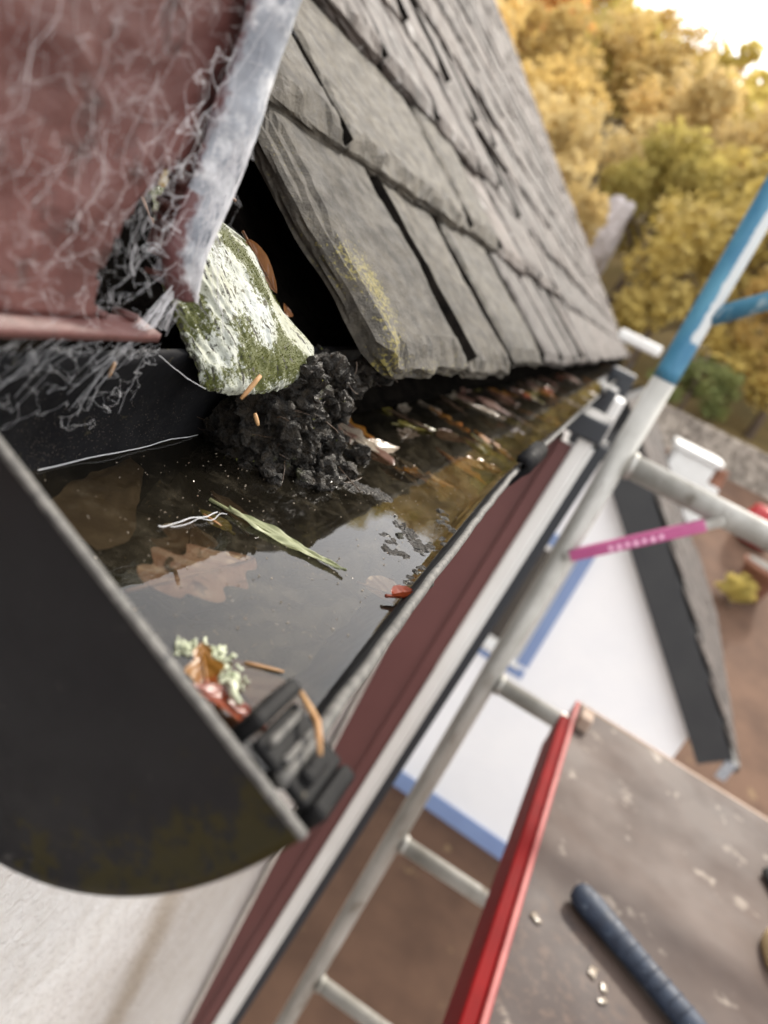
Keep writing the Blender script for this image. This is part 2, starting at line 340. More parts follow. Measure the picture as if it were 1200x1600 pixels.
# ---- neighbour's house with gable towards us
nh = empty('gabled_house', (0, 6.9, -5.1), (0, 0, math.radians(-3))); tag(nh, 'white house below with black bargeboard, slate roof and pale blue plinth', 'house')
HW, HE, HA = 2.08, 2.42, 4.46      # half width, eaves height, apex height
wx0, wx1, wz0, wz1 = -.55, .42, 2.02, 3.22
mb = MB()
P = [(-HW, 0), (wx0, 0), (wx1, 0), (HW, 0), (-HW, wz0), (wx0, wz0), (wx1, wz0), (HW, wz0), (-HW, HE), (wx0, wz1), (wx1, wz1), (HW, HE), (0, HA)]
V3 = [(x, 0, z) for x, z in P]
mb.add(V3, [[0, 1, 5, 4], [1, 2, 6, 5], [2, 3, 7, 6], [4, 5, 9, 8], [6, 7, 11, 10], [8, 9, 12], [9, 10, 12], [10, 11, 12]])
for a, b in ((5, 6), (6, 10), (10, 9), (9, 5)):
    mb.add([V3[a], V3[b], (P[b][0], .12, P[b][1]), (P[a][0], .12, P[a][1])], [[0, 1, 2, 3]])
mb.add([(HW, 0, 0), (HW, 4.5, 0), (HW, 4.5, HE), (HW, 0, HE)], [[0, 1, 2, 3]]); mb.add([(-HW, 0, 0), (-HW, 4.5, 0), (-HW, 4.5, HE), (-HW, 0, HE)], [[3, 2, 1, 0]])
mb.build('wall', M['nwall'], nh)
MB().box((-HW - .02, -.03, 0), (HW + .02, -.004, .20)).build('plinth', M['nblue'], nh)
sr = MB()
sr.box((wx1 + .002, -.03, wz0), (wx1 + .12, -.004, wz1)).box((wx0 - .12, -.03, wz0), (wx0 - .002, -.004, wz1)).box((wx0 - .12, -.03, wz1 + .002), (wx1 + .12, -.004, wz1 + .12)).box((wx0 - .12, -.03, wz0 - .14), (wx1 + .12, -.004, wz0 - .05))
sr.build('window_surround', M['nblue'], nh)
wn = MB().box((wx0 + .05, .055, wz0 + .05), (wx1 - .05, .065, wz1 - .05)).build('window', M['glass'], nh)
fr_ = MB()
fr_.box((wx0, .03, wz0), (wx0 + .07, .1, wz1)).box((wx1 - .07, .03, wz0), (wx1, .1, wz1)).box((wx0 + .07, .032, wz0), (wx1 - .07, .098, wz0 + .07)).box((wx0 + .07, .032, wz1 - .07), (wx1 - .07, .098, wz1))
fr_.build('frame', M['white'], wn, )
MB().box((wx0 - .05, -.07, wz0 - .048), (wx1 + .05, .028, wz0 - .002), .006).build('sill', M['white'], wn)
rf = MB()
sl_ = math.hypot(HW, HA - HE); an = math.atan2(HA - HE, HW)
for sgn in (1, -1):
    e = Vector((sgn * (HW + .34), 0, HE - .34 * math.tan(an))); ap = Vector((0, 0, HA + .25)); e.z += .25
    nn = Vector((sgn * math.sin(an), 0, math.cos(an)))
    rf.add([e + Vector((0, -.12, 0)), ap + Vector((0, -.12, 0)), ap + Vector((0, 4.6, 0)), e + Vector((0, 4.6, 0))] + [p + nn * .05 for p in (e + Vector((0, -.12, 0)), ap + Vector((0, -.12, 0)), ap + Vector((0, 4.6, 0)), e + Vector((0, 4.6, 0)))],
           [[0, 1, 2, 3], [7, 6, 5, 4], [0, 4, 5, 1], [3, 2, 6, 7], [0, 3, 7, 4]])
rfo = rf.build('roof', M['barge'], nh)
bb = MB()
for sgn in (1, -1):
    e = Vector((sgn * (HW + .36), 0, HE + .30 - .36 * math.tan(an))); ap = Vector((0, 0, HA + .30)); dn = Vector((-sgn * math.sin(an), 0, -math.cos(an)))
    for off in (.0,):
        q = [e, ap, ap + dn * .32, e + dn * .29]
        bb.add([p + Vector((0, -.15, 0)) for p in q] + [p + Vector((0, -.122, 0)) for p in q], [[0, 1, 2, 3], [7, 6, 5, 4], [0, 4, 5, 1], [1, 5, 6, 2], [2, 6, 7, 3], [3, 7, 4, 0]])
bb.build('bargeboard', M['barge'], nh)
NS = []
for k in range(4):
    mb = MB(); mb.box((-.105, 0, 0), (.105, .33, .014), .004)
    for v in mb.v: v += noise.noise_vector(v * 14 + Vector((k * 3, 0, 0))) * .006
    NS.append(mesh('slate', mb.v, mb.f, M['slate2'], False))
nn = Vector((math.sin(an), 0, math.cos(an))); up = Vector((-math.cos(an), 0, math.sin(an))); e = Vector((HW + .35, 0, HE + .25 - .35 * math.tan(an)))
cnt = 0
for c in range(15):
    y = -.14 + (.1 if c % 2 else 0)
    while y < 4.4 and cnt < 290:
        if y < 3.6 or c < 4:
            o = obj('slate', random.choice(NS), rfo)
            o.matrix_local = Matrix.Translation(e + up * (.215 * c) + Vector((0, y + .1, 0)) + nn * (.078 + U(0, .008))) @ Matrix(((0, up.x, nn.x, 0), (1, 0, 0, 0), (0, up.z, nn.z, 0), (0, 0, 0, 1))) @ Matrix.Rotation(-.07, 4, 'X')
            cnt += 1
        y += .22
MB().box((HW + .33, -.16, HE - .26), (HW + .42, -.13, HE - .08)).build('gutter_end', M['lead'], nh)
MB().box((HW + .37, -.1, HE - .16), (HW + .47, 4.6, HE - .09)).build('gutter', M['barge'], nh)
# ---- white chimney further back
ch = empty('chimney', (1.26, 10.6, -1.9)); tag(ch, 'small white rendered chimney with a terracotta pot, behind the scaffold rail', 'chimney')
MB().box((-.28, -.25, 0), (.28, .25, 1.06), .02).build('stack', M['white'], ch)
MB().box((-.33, -.3, 1.062), (.33, .3, 1.15), .02).build('capping', M['white'], ch)
MB().box((.285, -.2, .1), (.46, .2, .82), .02).build('shoulder', M['white'], ch)
mb = MB(); mb.tube([(.40, 0, .822), (.40, 0, .88), (.40, 0, 1.02), (.40, 0, 1.05)], [.10, .09, .08, .10], 12); mb.build('chimney_pot', M['terracotta'], ch, True)
# ---- red barrel and planter at the right edge
rb = empty('barrel', (3.68, 16.0, gz(0, 16.0))); tag(rb, 'red plastic barrel at the right edge of the yard', 'barrel')
mb = MB(); mb.tube([(0, 0, 0), (0, 0, .05), (0, 0, .3), (0, 0, .55), (0, 0, .72), (0, 0, .75)], [.3, .34, .38, .36, .3, .28], 18); mb.build('drum', M['redbin'], rb, True)
mb = MB(); mb.tube([(0, 0, .28), (0, 0, .32)], .395, 18); mb.build('hoop', M['redbin'], rb, True)
pl = empty('planter', (3.72, 14.2, gz(0, 14.2))); tag(pl, 'brown terracotta planter standing in front of the red barrel', 'planter')
mb = MB(); mb.tube([(0, 0, 0), (0, 0, .55), (0, 0, .56), (0, 0, .64)], [.24, .34, .38, .38], 16); mb.build('pot', M['terracotta'], pl, True)
MB().tube([(0, 0, .641), (0, 0, .66)], .33, 16).build('soil', M['silt'], pl)

hs_ = empty('house', (-.156, 0, -5.1)); tag(hs_, 'house with white rendered wall, maroon eaves board and old slate roof above the gutter', 'house')
def hp(o):                                           # parent while keeping world coordinates
    o.parent = hs_; o.matrix_parent_inverse = Matrix.Translation((.156, 0, 5.1)); return o
mb = MB()
yy = [-1.6 + .02 * k for k in range(0, 150)] + [1.5, 2.5, 8.2]; zz = [-.125 - .02 * k for k in range(0, 96)] + [-2.4, -3.2, -5.1]
rows = []
for y in yy:
    rows.append([(-.156 + .0016 * fbm((y * 9, z * 9, 3), 1, 3) + .0022 * fbm((y * 40, z * 40, 1), 1, 3), y, z) for z in zz])
mb.grid(rows); mb.add([(-.156, -1.6, -5.1), (-.156, -1.6, -.125), (-.6, -1.6, -.125), (-.6, -1.6, -5.1)], [[0, 1, 2, 3]])
wall = hp(mb.build('wall', M['render'], None, True))
t = M['render'].node_tree; patch(M['render'], 'stain', (.46, .385, .29), 30); [setattr(n.inputs['From Min'], 'default_value', .45) or setattr(n.inputs['From Max'], 'default_value', 1.5) for n in t.nodes if n.type == 'MAP_RANGE' and abs(n.inputs['From Min'].default_value - .92) < .01]
setattr_(wall, 'stain', lambda c: .62 * math.exp(-((c.y - (.60 + .02 * math.sin(c.z * 5))) / .05) ** 2) * min(1, max(0, (-.12 - c.z) / .1)) + (.16 if c.y > .6 else 0))
# boxed maroon post with white trim on the wall
def hbox(name, a, b, m, bev=.002, Mx=None, parent=None):
    o = MB().box(a, b, bev, Mx).build(name, m); 
    if parent: o.parent = parent; o.matrix_parent_inverse = Matrix.Translation((.156, 0, 5.1)); return o
    return hp(o)
LEAN = Matrix(((1, 0, .044, .044 * .8), (0, 1, 0, 0), (0, 0, 1, 0), (0, 0, 0, 1)))
hbox('boxed_post', (-.1410, 1.225, -5.09), (-.0480, 1.33, -.17), M['maroon2'], .003, None)
hbox('post_bead', (-.076, 1.214, -5.09), (-.0515, 1.2248, -.17), M['maroon2'], .002, LEAN)
hbox('post_trim', (-.0508, 1.205, -5.09), (-.0262, 1.33, -.15), M['white'], .004, LEAN)
hbox('post_trim', (-.0255, 1.215, -5.09), (-.019, 1.32, -.16), M['white'], .002, LEAN)
hbox('post_edge', (-.0185, 1.22, -5.09), (-.001, 1.325, -.15), M['edge'], .002, LEAN)
hbox('post_cap', (-.06, 1.19, -.149), (.012, 1.34, -.112), M['edge'], .004)
hbox('soffit_block', (-.035, 2.2, -.27), (.025, 2.32, -.13), M['white'], .01)
hbox('soffit_bracket', (-.06, 2.42, -.26), (.02, 2.52, -.06), M['edge'], .01)
hbox('soffit_bracket', (-.06, 1.95, -.27), (-.005, 2.1, -.10), M['edge'], .01)
hbox('verge_end', (-.26, 6.6, .04), (.12, 7.0, .13), M['white'], .02)

# ---- slate roof
ANG = [37.5, 39.2, 40.4, 41.0] + [41.2] * 30
GA = 0.152
def rbase(t):                                          # point on the slightly bell-cast roof line at distance t up the slope
    x, z = -.104 - .022 * math.sin(math.radians(37.5)), -.066 - .022 * math.cos(math.radians(37.5)); i = 0; p = Vector((x, 0, z))
    while t > GA and i < 25:
        a = math.radians(ANG[i]); p += Vector((-math.cos(a), 0, math.sin(a))) * GA; t -= GA; i += 1
    a = math.radians(ANG[i]); p += Vector((-math.cos(a), 0, math.sin(a))) * t
    return p, a
rd = MB()
NC = 21
prof = [rbase(.05)] + [rbase(GA * k) for k in range(NC + 2)]
def off(pa, d): p, a = pa; return p + Vector((math.sin(a), 0, math.cos(a))) * d
top = [off(q, -.008) for q in prof]; bot = [off(q, -.024) for q in prof]
for y0, y1, A, B in ((.352, 8.0, top, bot),):
    v = [Vector((p.x, y0, p.z)) for p in A] + [Vector((p.x, y1, p.z)) for p in A] + [Vector((p.x, y0, p.z)) for p in B] + [Vector((p.x, y1, p.z)) for p in B]
    n = len(A); f = []
    for i in range(n - 1):
        f += [[i, i + 1, n + i + 1, n + i], [2 * n + i, 3 * n + i, 3 * n + i + 1, 2 * n + i + 1], [i, 2 * n + i, 2 * n + i + 1, i + 1], [n + i, n + i + 1, 3 * n + i + 1, 3 * n + i]]
    f += [[0, n, 3 * n, 2 * n]]
    rd.add(v, f)
ch_ = [off(q, -.055) for q in prof]
rd.add([Vector((p.x, .186, p.z)) for p in ch_] + [Vector((p.x, .3515, p.z)) for p in ch_], [[i, i + 1, len(ch_) + i + 1, len(ch_) + i] for i in range(len(ch_) - 1)])
rd.box((-.163, .19, -.30), (-.157, 7.9, -.06))
# far slope and ridge so that the roof is closed
rp = prof[-1][0]
rd.add([(rp.x, .2, rp.z), (rp.x, 8, rp.z), (rp.x - 2.6, 8, rp.z - 2.2), (rp.x - 2.6, .2, rp.z - 2.2)], [[0, 1, 2, 3]])
roof = hp(rd.build('roof', M['felt']))
def slate_mesh(seed, wd, ln, th, na, nb, mtl, rough_=1.0, chip=0.0, skew=0.0, lam=3):
    o = Vector((seed * 3.7, seed * 1.3, 0))
    def per(a, b):                                    # jittered outline
        ja = rough_ * (.0035 * fbm((b * 18, seed, 0), 1, 4)); jb = rough_ * (.006 * fbm((a * 22, seed, 5), 1, 4))
        return ja, jb
    top = []
    for j in range(nb + 1):
        r = []
        for i in range(na + 1):
            u = i / na; v = j / nb
            # cluster samples at the borders
            u = u + .06 * math.sin(2 * math.pi * u) * -1; 
            a = (u - .5) * wd; b = v * ln
            if i == 0 or i == na: b_ = b
            ja = rough_ * .0042 * fbm((b * 16, seed + (9 if u > .5 else 0), 0), 1, 4) * (abs(u - .5) * 2) ** 6
            jb = rough_ * .0042 * fbm((a * 13, seed, 5), 1, 5) * (1 - v) ** 26
            if chip: 
                d = (a + wd / 2) ; k = max(0, 1 - d / (chip * 1.2)); b = b + k * k * chip * (1 - v) ** 6
            a2 = a + ja + skew * (b - ln * .3); b2 = b + jb
            de = min(a + wd / 2, wd / 2 - a, b + .0001 if True else 9)
            c = th + .0009 * rough_ * fbm(Vector((a * 26, b * 20, seed)), 1, 5)
            sp = (.006 + .010 * (fbm((a * 30, b * 14, seed + 2), 1, 3) + .35)) * rough_
            if de < sp: c -= th * (.30 if de < sp * .55 else .14)
            if de < .0012: c -= th * .12
            r.append(Vector((a2, b2, c)))
        top.append(r)
    mb = MB(); mb.grid(top)
    ring = [(0, i) for i in range(na + 1)] + [(j, na) for j in range(1, nb + 1)] + [(nb, i) for i in range(na - 1, -1, -1)] + [(j, 0) for j in range(nb - 1, 0, -1)]
    rp_ = [top[j][i] for j, i in ring]; n = len(rp_); prev = [ (j * (na + 1) + i) for j, i in ring]
    cen = Vector((0, ln / 2, 0))
    for k in range(1, lam + 1):
        q = []
        for idx, p in enumerate(rp_):
            d = (p - cen); d.z = 0; d = d.normalized()
            jit = .0022 * rough_ * noise.noise(Vector((p.x * 45, p.y * 45, k * 7.1 + seed)))
            q.append(Vector((p.x, p.y, p.z * (1 - k / lam))) + d * (jit + .0006 * (k % 2)))
        b = len(mb.v); mb.v += q
        cur = list(range(b, b + n))
        for i in range(n): mb.f.append([prev[i], cur[i], cur[(i + 1) % n], prev[(i + 1) % n]])
        prev = cur
    mb.f.append(prev)
    return mesh('slate', mb.v, mb.f, mtl, False)
SHARE = [slate_mesh(20 + k, .205, .31, U(.011, .015), 12, 14, M['slate2'], 1.5) for k in range(6)]
SHLO = [slate_mesh(40 + k, .205, .31, U(.012, .018), 4, 5, M['slate2'], 1.6, lam=1) for k in range(6)]
spots = []
for c in range(NC):
    rn = random.Random(c * 5 + 1)
    if c == 0: js = [.333, .514, .684, .925, 1.15, 1.36]
    elif c == 1: js = [.262, .447, .80, .98, 1.2]
    elif c == 2: js = [.30, .52, .71, .90, 1.12]
    else: js = [.30 + rn.uniform(-.03, .03) + (.1 if c % 2 else 0)]
    while js[-1] < 7.95: js.append(js[-1] + rn.uniform(.165, .235))
    for a, b in zip(js, js[1:]):
        spots.append((c, a, b))
spots.sort(key=lambda s: (s[1] * 1.0 + s[0] * GA * 1.0) if s[0] < 8 else s[1] + s[0] * .3)
def slate_M(c, ya, yb, rn):
    p, a = rbase(c * GA + rn.uniform(-.011, .011) * (1 if c else .35)); a2 = a - .022 / .30
    n = Vector((math.sin(a), 0, math.cos(a))); up = Vector((-math.cos(a2), 0, math.sin(a2))); nn = Vector((math.sin(a2), 0, math.cos(a2)))
    lift = .0225 + rn.uniform(0, .004)
    org = p + n * lift + Vector((0, (ya + yb) / 2, 0))
    return Matrix(((0, up.x, nn.x, org.x), (1, up.y, nn.y, org.y), (0, up.z, nn.z, org.z), (0, 0, 0, 1))) @ Matrix.Rotation(rn.gauss(0, .012) if ya > .34 else 0, 4, 'Z') @ Matrix.Rotation(rn.gauss(0, .012) if ya > .34 else 0, 4, 'Y')
rest = MB()
for idx, (c, ya, yb) in enumerate(spots):
    rn = random.Random(idx * 13 + 5); Mx = slate_M(c, ya, yb, rn); wd = yb - ya - rn.uniform(.005, .0105)
    if idx < 300:
        if (c < 3 and ya < 1.3):
            me = slate_mesh(idx + 1, wd, .31, .0145 if c == 0 else .0165, 40 if ya < .6 else 22, 50 if ya < .6 else 26, M['slate'] if c < 2 and ya < .9 else M['slate2'], 1.15 if idx else 1.35, chip=.016 if (c, ya) == (0, .333) else .004, lam=5)
            o = obj('slate', me)
            if (c, ya) == (0, .333):
                setattr_(o, 'lichen', lambda q, w_=wd: .62 * math.exp(-(((q.x + w_ / 2 - .030) / .017) ** 2 + ((q.y - .045) / .026) ** 2)) + .40 * math.exp(-(((q.x + w_ / 2 - .01) / .012) ** 2)) * (.4 + fbm(q, 40, 2)) + .25 * max(0, 1 - q.y / .02))
            elif c == 0: setattr_(o, 'lichen', lambda q: .15 * max(0, 1 - q.y / .015))
        else:
            o = obj('slate', random.choice(SHARE if ya < 2.2 else SHLO)); Mx = Mx @ Matrix.Diagonal((wd / .205, 1, 1, 1))
        o.parent = roof; o.matrix_parent_inverse = Matrix.Identity(4); o.matrix_local = Mx
    else:
        me = SHLO[rn.randrange(6)]; Mx = Mx @ Matrix.Diagonal((wd / .205, 1, rn.uniform(.8, 1.5), 1))
        rest.add([Mx @ v.co for v in me.vertices], [list(p.vertices) for p in me.polygons])
o = rest.build('slates', M['slate2'], roof); o['kind'] = 'stuff'
# black dirt packed in the joints and dark strips painting the shade under the butts of the nearer slates
jd = MB(); rn = random.Random(77)
for idx, (c, ya, yb) in enumerate(spots[:170]):
    if c > 3 or ya > 1.5: continue
    Mx = slate_M(c, ya, yb, random.Random(idx * 13 + 5)); h = (yb - ya) / 2; wq = .35 + .40 * random.Random(idx).random()
    for lo_, hi_ in ((0.004, GA + .02),):
        rows = []
        for k in range(13):
            b = lo_ + (hi_ - lo_) * k / 12; w0 = (.0055 + .0026 * noise.noise(Vector((b * 45, idx, 0))) + .0014 * noise.noise(Vector((b * 160, idx, 8)))) * wq
            rows.append([Mx @ Vector((h + q * w0 + .0008 * noise.noise(Vector((b * 70, idx, 3))), b, zc + .0012 * noise.noise(Vector((b * 150, q * 2, idx))))) for q, zc in ((-1.4, -.002), (-1.2, .004), (0, .004), (.75, .0125), (1.15, .0150), (1.5, .0148), (1.6, .004))])
        jd.grid(rows)
    rows = []
    for k in range(15):
        a = -h + 2 * h * k / 14; n_ = .0010 * noise.noise(Vector((a * 120, idx, 9)))
        rows.append([Mx @ Vector((a, b_ + n_, zc)) for b_, zc in ((.006, -.0155), (.0015, -.0125), (.0005, -.004), (.0015, .004), (.006, .006))])
    if c: jd.grid(rows)
o = jd.build('joint_dirt_shade', M['felt'], roof, True); o['kind'] = 'stuff'

# ---- maroon eaves board with a rotted hole, lead corner strip
HOLE = [(.1605, -.0492), (.157, -.038), (.161, -.024), (.166, -.014), (.1745, -.006), (.181, -.010), (.183, -.03), (.187, -.0492)]
def inside(p, poly):
    x, y = p; c = False
    for i in range(len(poly)):
        (x0, y0), (x1, y1) = poly[i], poly[i - 1]
        if (y0 > y) != (y1 > y) and x < (x1 - x0) * (y - y0) / (y1 - y0) + x0: c = not c
    return c
ys = [-.9, -.4, -.1] + [.0 + .0016 * k for k in range(0, 116)]; ys = [y for y in ys if y < .1845] + [.1845]
zs = [-.0495 + .0016 * k for k in range(0, 75)] + [.12, .3, .6]
mb = MB(); idx = {}
for j, z in enumerate(zs):
    for i, y in enumerate(ys):
        idx[i, j] = len(mb.v); mb.v.append(Vector((-.1245 + .0013 * fbm((y, z, 0), 55, 4) + .0016 * fbm((y, z, 7), 16, 2), y, z)))
for j in range(len(zs) - 1):
    for i in range(len(ys) - 1):
        yc = (ys[i] + ys[i + 1]) / 2; zc = (zs[j] + zs[j + 1]) / 2
        n_ = noise.noise_vector(Vector((yc, zc, 0)) * 260) * .0016
        if inside((yc + n_.x, zc + n_.y), HOLE): continue
        mb.f.append([idx[i, j], idx[i + 1, j], idx[i + 1, j + 1], idx[i, j + 1]])
fa = hp(mb.build('eaves_board', M['maroon'], None, True))
sm = fa.modifiers.new('thickness', 'SOLIDIFY'); sm.thickness = .007; sm.offset = -1
hp(MB().box((-.50, .1765, -.049), (-.158, .1845, .6), .001).build('board_return', M['maroon']))
hp(MB().box((-.50, -.9, -.052), (-.170, .176, .6)).build('box_lining', M['felt']))
mb = MB()
for k in range(60):
    y = -.4 + .59 * k / 59
mb.grid([[(-.1275, y, -.0540 + .0006 * fbm((y * 60, 0, 0), 1)), (-.1188 + .0008 * fbm((y * 90, 3, 0), 1), y, -.0535 + .0006 * fbm((y * 60, 0, 0), 1)), (-.1186 + .0008 * fbm((y * 90, 3, 0), 1), y, -.0508 + .0006 * fbm((y * 60, 1, 0), 1)), (-.1275, y, -.0495)] for y in [-.4 + .003 * k for k in range(int(.588 / .003))]])
hp(mb.build('board_lip', M['maroon'], None, True))
LEADP = [(.6, .1748, .1938), (.2, .1756, .1936), (.0398, .1766, .1934), (.0257, .1763, .1934), (.0141, .1769, .1932), (-.0013, .1767, .1934), (-.0100, .1762, .1922), (-.0199, .1752, .1902), (-.0270, .1749, .1885), (-.0335, .1790, .1882), (-.0375, .1832, .1868), (-.0395, .1848, .1862)]
import bisect
def lerp_lead(z):
    for (z0, a0, b0), (z1, a1, b1) in zip(LEADP, LEADP[1:]):
        if z <= z0 and z >= z1:
            k = (z0 - z) / (z0 - z1); return a0 + (a1 - a0) * k, b0 + (b1 - b0) * k
    return LEADP[-1][1:]
rows = []
zl = [.6, .4, .2, .1] + [.06 - .001 * k for k in range(100)]
for z in zl:
    if z < -.0395: break
    a, b = lerp_lead(z); r = []
    for i in range(15):
        u = i / 14; y = a + (b - a) * u + .0009 * fbm((z * 120, u * 2, 0), 1, 3) * (1 if i in (0, 14) else .3)
        x = -.1215 + .0055 * math.sin(math.pi * min(1, u * 1.15)) ** .8 - .010 * max(0, u - .62) / .38 + .0010 * fbm((u * 4, z * 60, 2), 1, 4)
        r.append((x, y, z))
    rows.append(r)
mb = MB(); mb.grid(rows)
ld = hp(mb.build('lead_strip', M['lead'], None, True)); sm = ld.modifiers.new('thickness', 'SOLIDIFY'); sm.thickness = .0022
setattr_(ld, 'stain', lambda c: .55 * max(0, 1 - (c.y - lerp_lead(c.z)[0]) / .004) + (.28 if c.z < -.012 else 0))
# ---- timber end, mossy, flaking paint
ctl = [[(-.163, .215, -.018), (-.165, .235, -.017), (-.172, .264, -.019), (-.187, .300, -.026)],
       [(-.1500, .212, -.031), (-.150, .232, -.0285), (-.152, .262, -.029), (-.1655, .297, -.0295)],
       [(-.1425, .212, -.0445), (-.1365, .232, -.040), (-.137, .262, -.0395), (-.1515, .295, -.0405)],
       [(-.1335, .213, -.0535), (-.1260, .232, -.050), (-.125, .262, -.0495), (-.1380, .294, -.0465)],
       [(-.1235, .214, -.0625), (-.1160, .232, -.061), (-.115, .262, -.0600), (-.1205, .294, -.0550)],
       [(-.1180, .2155, -.0690), (-.1125, .230, -.0690), (-.1130, .262, -.0685), (-.1150, .292, -.0635)]]
def bez(c, t):
    n = len(c) - 1; t = t * n; i = min(int(t), n - 1); f = t - i
    p0, p1, p2, p3 = c[max(i - 1, 0)], c[i], c[i + 1], c[min(i + 2, n)]
    return .5 * ((2 * p1) + (p2 - p0) * f + (2 * p0 - 5 * p1 + 4 * p2 - p3) * f * f + (3 * p1 - p0 - 3 * p2 + p3) * f ** 3)
C3 = [[Vector(p) for p in r] for r in ctl]
NU, NV = 170, 140; rows = []
for i in range(NU + 1):
    u = i / NU; cr = [bez([C3[k][q] for k in range(6)], u) for q in range(4)]; r = []
    for j in range(NV + 1):
        v = j / NV; p = bez(cr, v)
        n = Vector((.62, -.42, .66)).normalized()
        g = math.sin((v * 26 + 6 * fbm((u * 2, v * 3, 0), 1, 2)) * 2.2)
        e = min(u, 1 - u, v, 1 - v)
        p = p + n * (.0016 * fbm((u * 4, v * 5, 1), 1, 4) + .00035 * g + .0005 * fbm((u * 14, v * 40, 4), 1, 4)) 
        if e < .03: p = p - n * .0016 * (1 - e / .03)
        if v < .02 or u > .985: p = p + noise.noise_vector(p * 400) * .0008
        r.append(p)
    rows.append(r)
mb = MB(); mb.grid(rows)
b0 = len(mb.v); ring = [i * (NV + 1) for i in range(NU + 1)] + [NU * (NV + 1) + j for j in range(1, NV + 1)] + [i * (NV + 1) + NV for i in range(NU - 1, -1, -1)]
for d in (.004, .012, .03):
    pr = ring if d == .004 else cur
    q = [mb.v[k] + Vector((-.50 * d, .82 * d, -.22 * d)) + noise.noise_vector(mb.v[k] * 300) * .0016 for idx_, k in enumerate(ring)]
    b0 = len(mb.v); mb.v += q; cur = list(range(b0, b0 + len(q)))
    for i in range(len(ring) - 1): mb.f.append([pr[i], cur[i], cur[i + 1], pr[i + 1]])
te = hp(mb.build('rafter_end', M['timber'], None, True))
def mossf(c):
    f = fbm(c, 55, 3)
    return .40 + .75 * f + .36 * math.exp(-((c.z + .060) / .009) ** 2) * math.exp(-((c.y - .246) / .016) ** 2) + .3 * math.exp(-((c.y - .27) / .008) ** 2) + .3 * max(0, (c.z + .035) / .02) - .25 * math.exp(-((c.y - .232) / .012) ** 2) * (1 if c.z < -.035 else 0)
setattr_(te, 'moss', mossf)
TV = {}
for i in range(NU + 1):
    for j in range(NV + 1): TV[i * (NV + 1) + j] = (i / NU, j / NV)
a_ = te.data.attributes.new('dirt', 'FLOAT', 'POINT'); a_.data.foreach_set('value', [(lambda u, v: max(.62 - v * 9, .55 - (1 - v) * 7 if u < .8 else 0, .5 - u * 8, .25 + .75 * noise.noise(Vector((u * 5 + v, (v + .05 * math.sin(u * 5)) * 70, 2))) - .12 * v, 0))(*TV[k]) if k in TV else .7 for k in range(len(te.data.vertices))])

rn = random.Random(8); mo = MB(); av = te.data.attributes['moss'].data
for k in range(9000):
    i = rn.randrange((NU + 1) * (NV + 1))
    if av[i].value < .50 + .25 * rn.random(): continue
    v = te.data.vertices[i]; d = (Vector((.5, -.4, .6)) + Vector((rn.gauss(0, .6), rn.gauss(0, .6), rn.gauss(0, .6)))).normalized(); q = d.orthogonal().normalized() * .00022; l = rn.uniform(.0003, .0011)
    mo.add([v.co - q, v.co + q, v.co + d * l], [[0, 1, 2]])
mo_ = hp(mo.build('moss', M['moss'], None)); mo_['kind'] = 'stuff'
# ================================================================== GUTTER
gt = empty('gutter', (-.067, .11, -.156)); tag(gt, 'black plastic rain gutter brimming with dark water and leaves along the eaves', 'gutter')
GI = Matrix.Translation((.067, -.11, .156))
def gp(o, parent=None): o.parent = parent or gt; o.matrix_parent_inverse = Matrix.Identity(4) if parent else GI; return o
SD = Vector((.9239, 0, -.3827)); TD = Vector((-.3827, 0, -.9239))
def gdx(y): return -.0135 * min(1, max(0, (y - .13) / .32)) ** .8
def gsec(y, inset=0.0, n=48, fr=.0525):                # back to front
    a, d = .0605 - inset, .079 - inset; af = fr - inset; C = Vector((-.067 + gdx(y), y, -.077)); pts = []
    for k in range(n + 1):
        ph = math.pi * (k / n if fr > .06 else max(k / n, .009)); c, s = -math.cos(ph), math.sin(ph)
        e = 2 / (3.0 if c < 0 else 2.15)
        pts.append(C + SD * ((a if c < 0 else af) * math.copysign(abs(c) ** e, c)) + TD * (d * s ** e))
    return pts
gy = [.112 + .012 * k for k in range(42)] + [.7, .85, 1.0, 1.3, 1.6, 2, 2.5, 3, 4, 5, 6, 7, 8]
mb = MB(); rows = [gsec(y, 0) for y in gy]; ins = [gsec(y, .0024)[::-1] for y in gy]
mb.grid([a + b + [a[0]] for a, b in zip(rows, ins)]); gch = gp(mb.build('channel', M['black'], None, True))
mb = MB(); pts = []
for y in [.112 + .004 * k for k in range(180)] + [.9, 1.1, 1.4, 1.8, 2.4, 3.2, 4.5, 6, 8]:
    s = gsec(y, 0, 2)[-1]; pts.append(s + SD * -.0005 + Vector((0, 0, .0004)) + noise.noise_vector(Vector((0, y * 60, 0))) * .0005)
mb.tube(pts, .0017, 8); gp(mb.build('lip', M['lip'], None, True))
# end cap: proud rim round a recessed flat face
mb = MB(); rings = []
for ins_, yv in ((-.0012, .1125), (-.0016, .1085), (-.0008, .1078), (.0012, .1076), (.0024, .1082), (.0060, .1086), (.0120, .1087), (.022, .1087), (.034, .1087)):
    q = gsec(.11, ins_, 96, .0605)
    if ins_ > .0008: q = q[:]
    rings.append([Vector((p.x, yv, p.z)) for p in q])
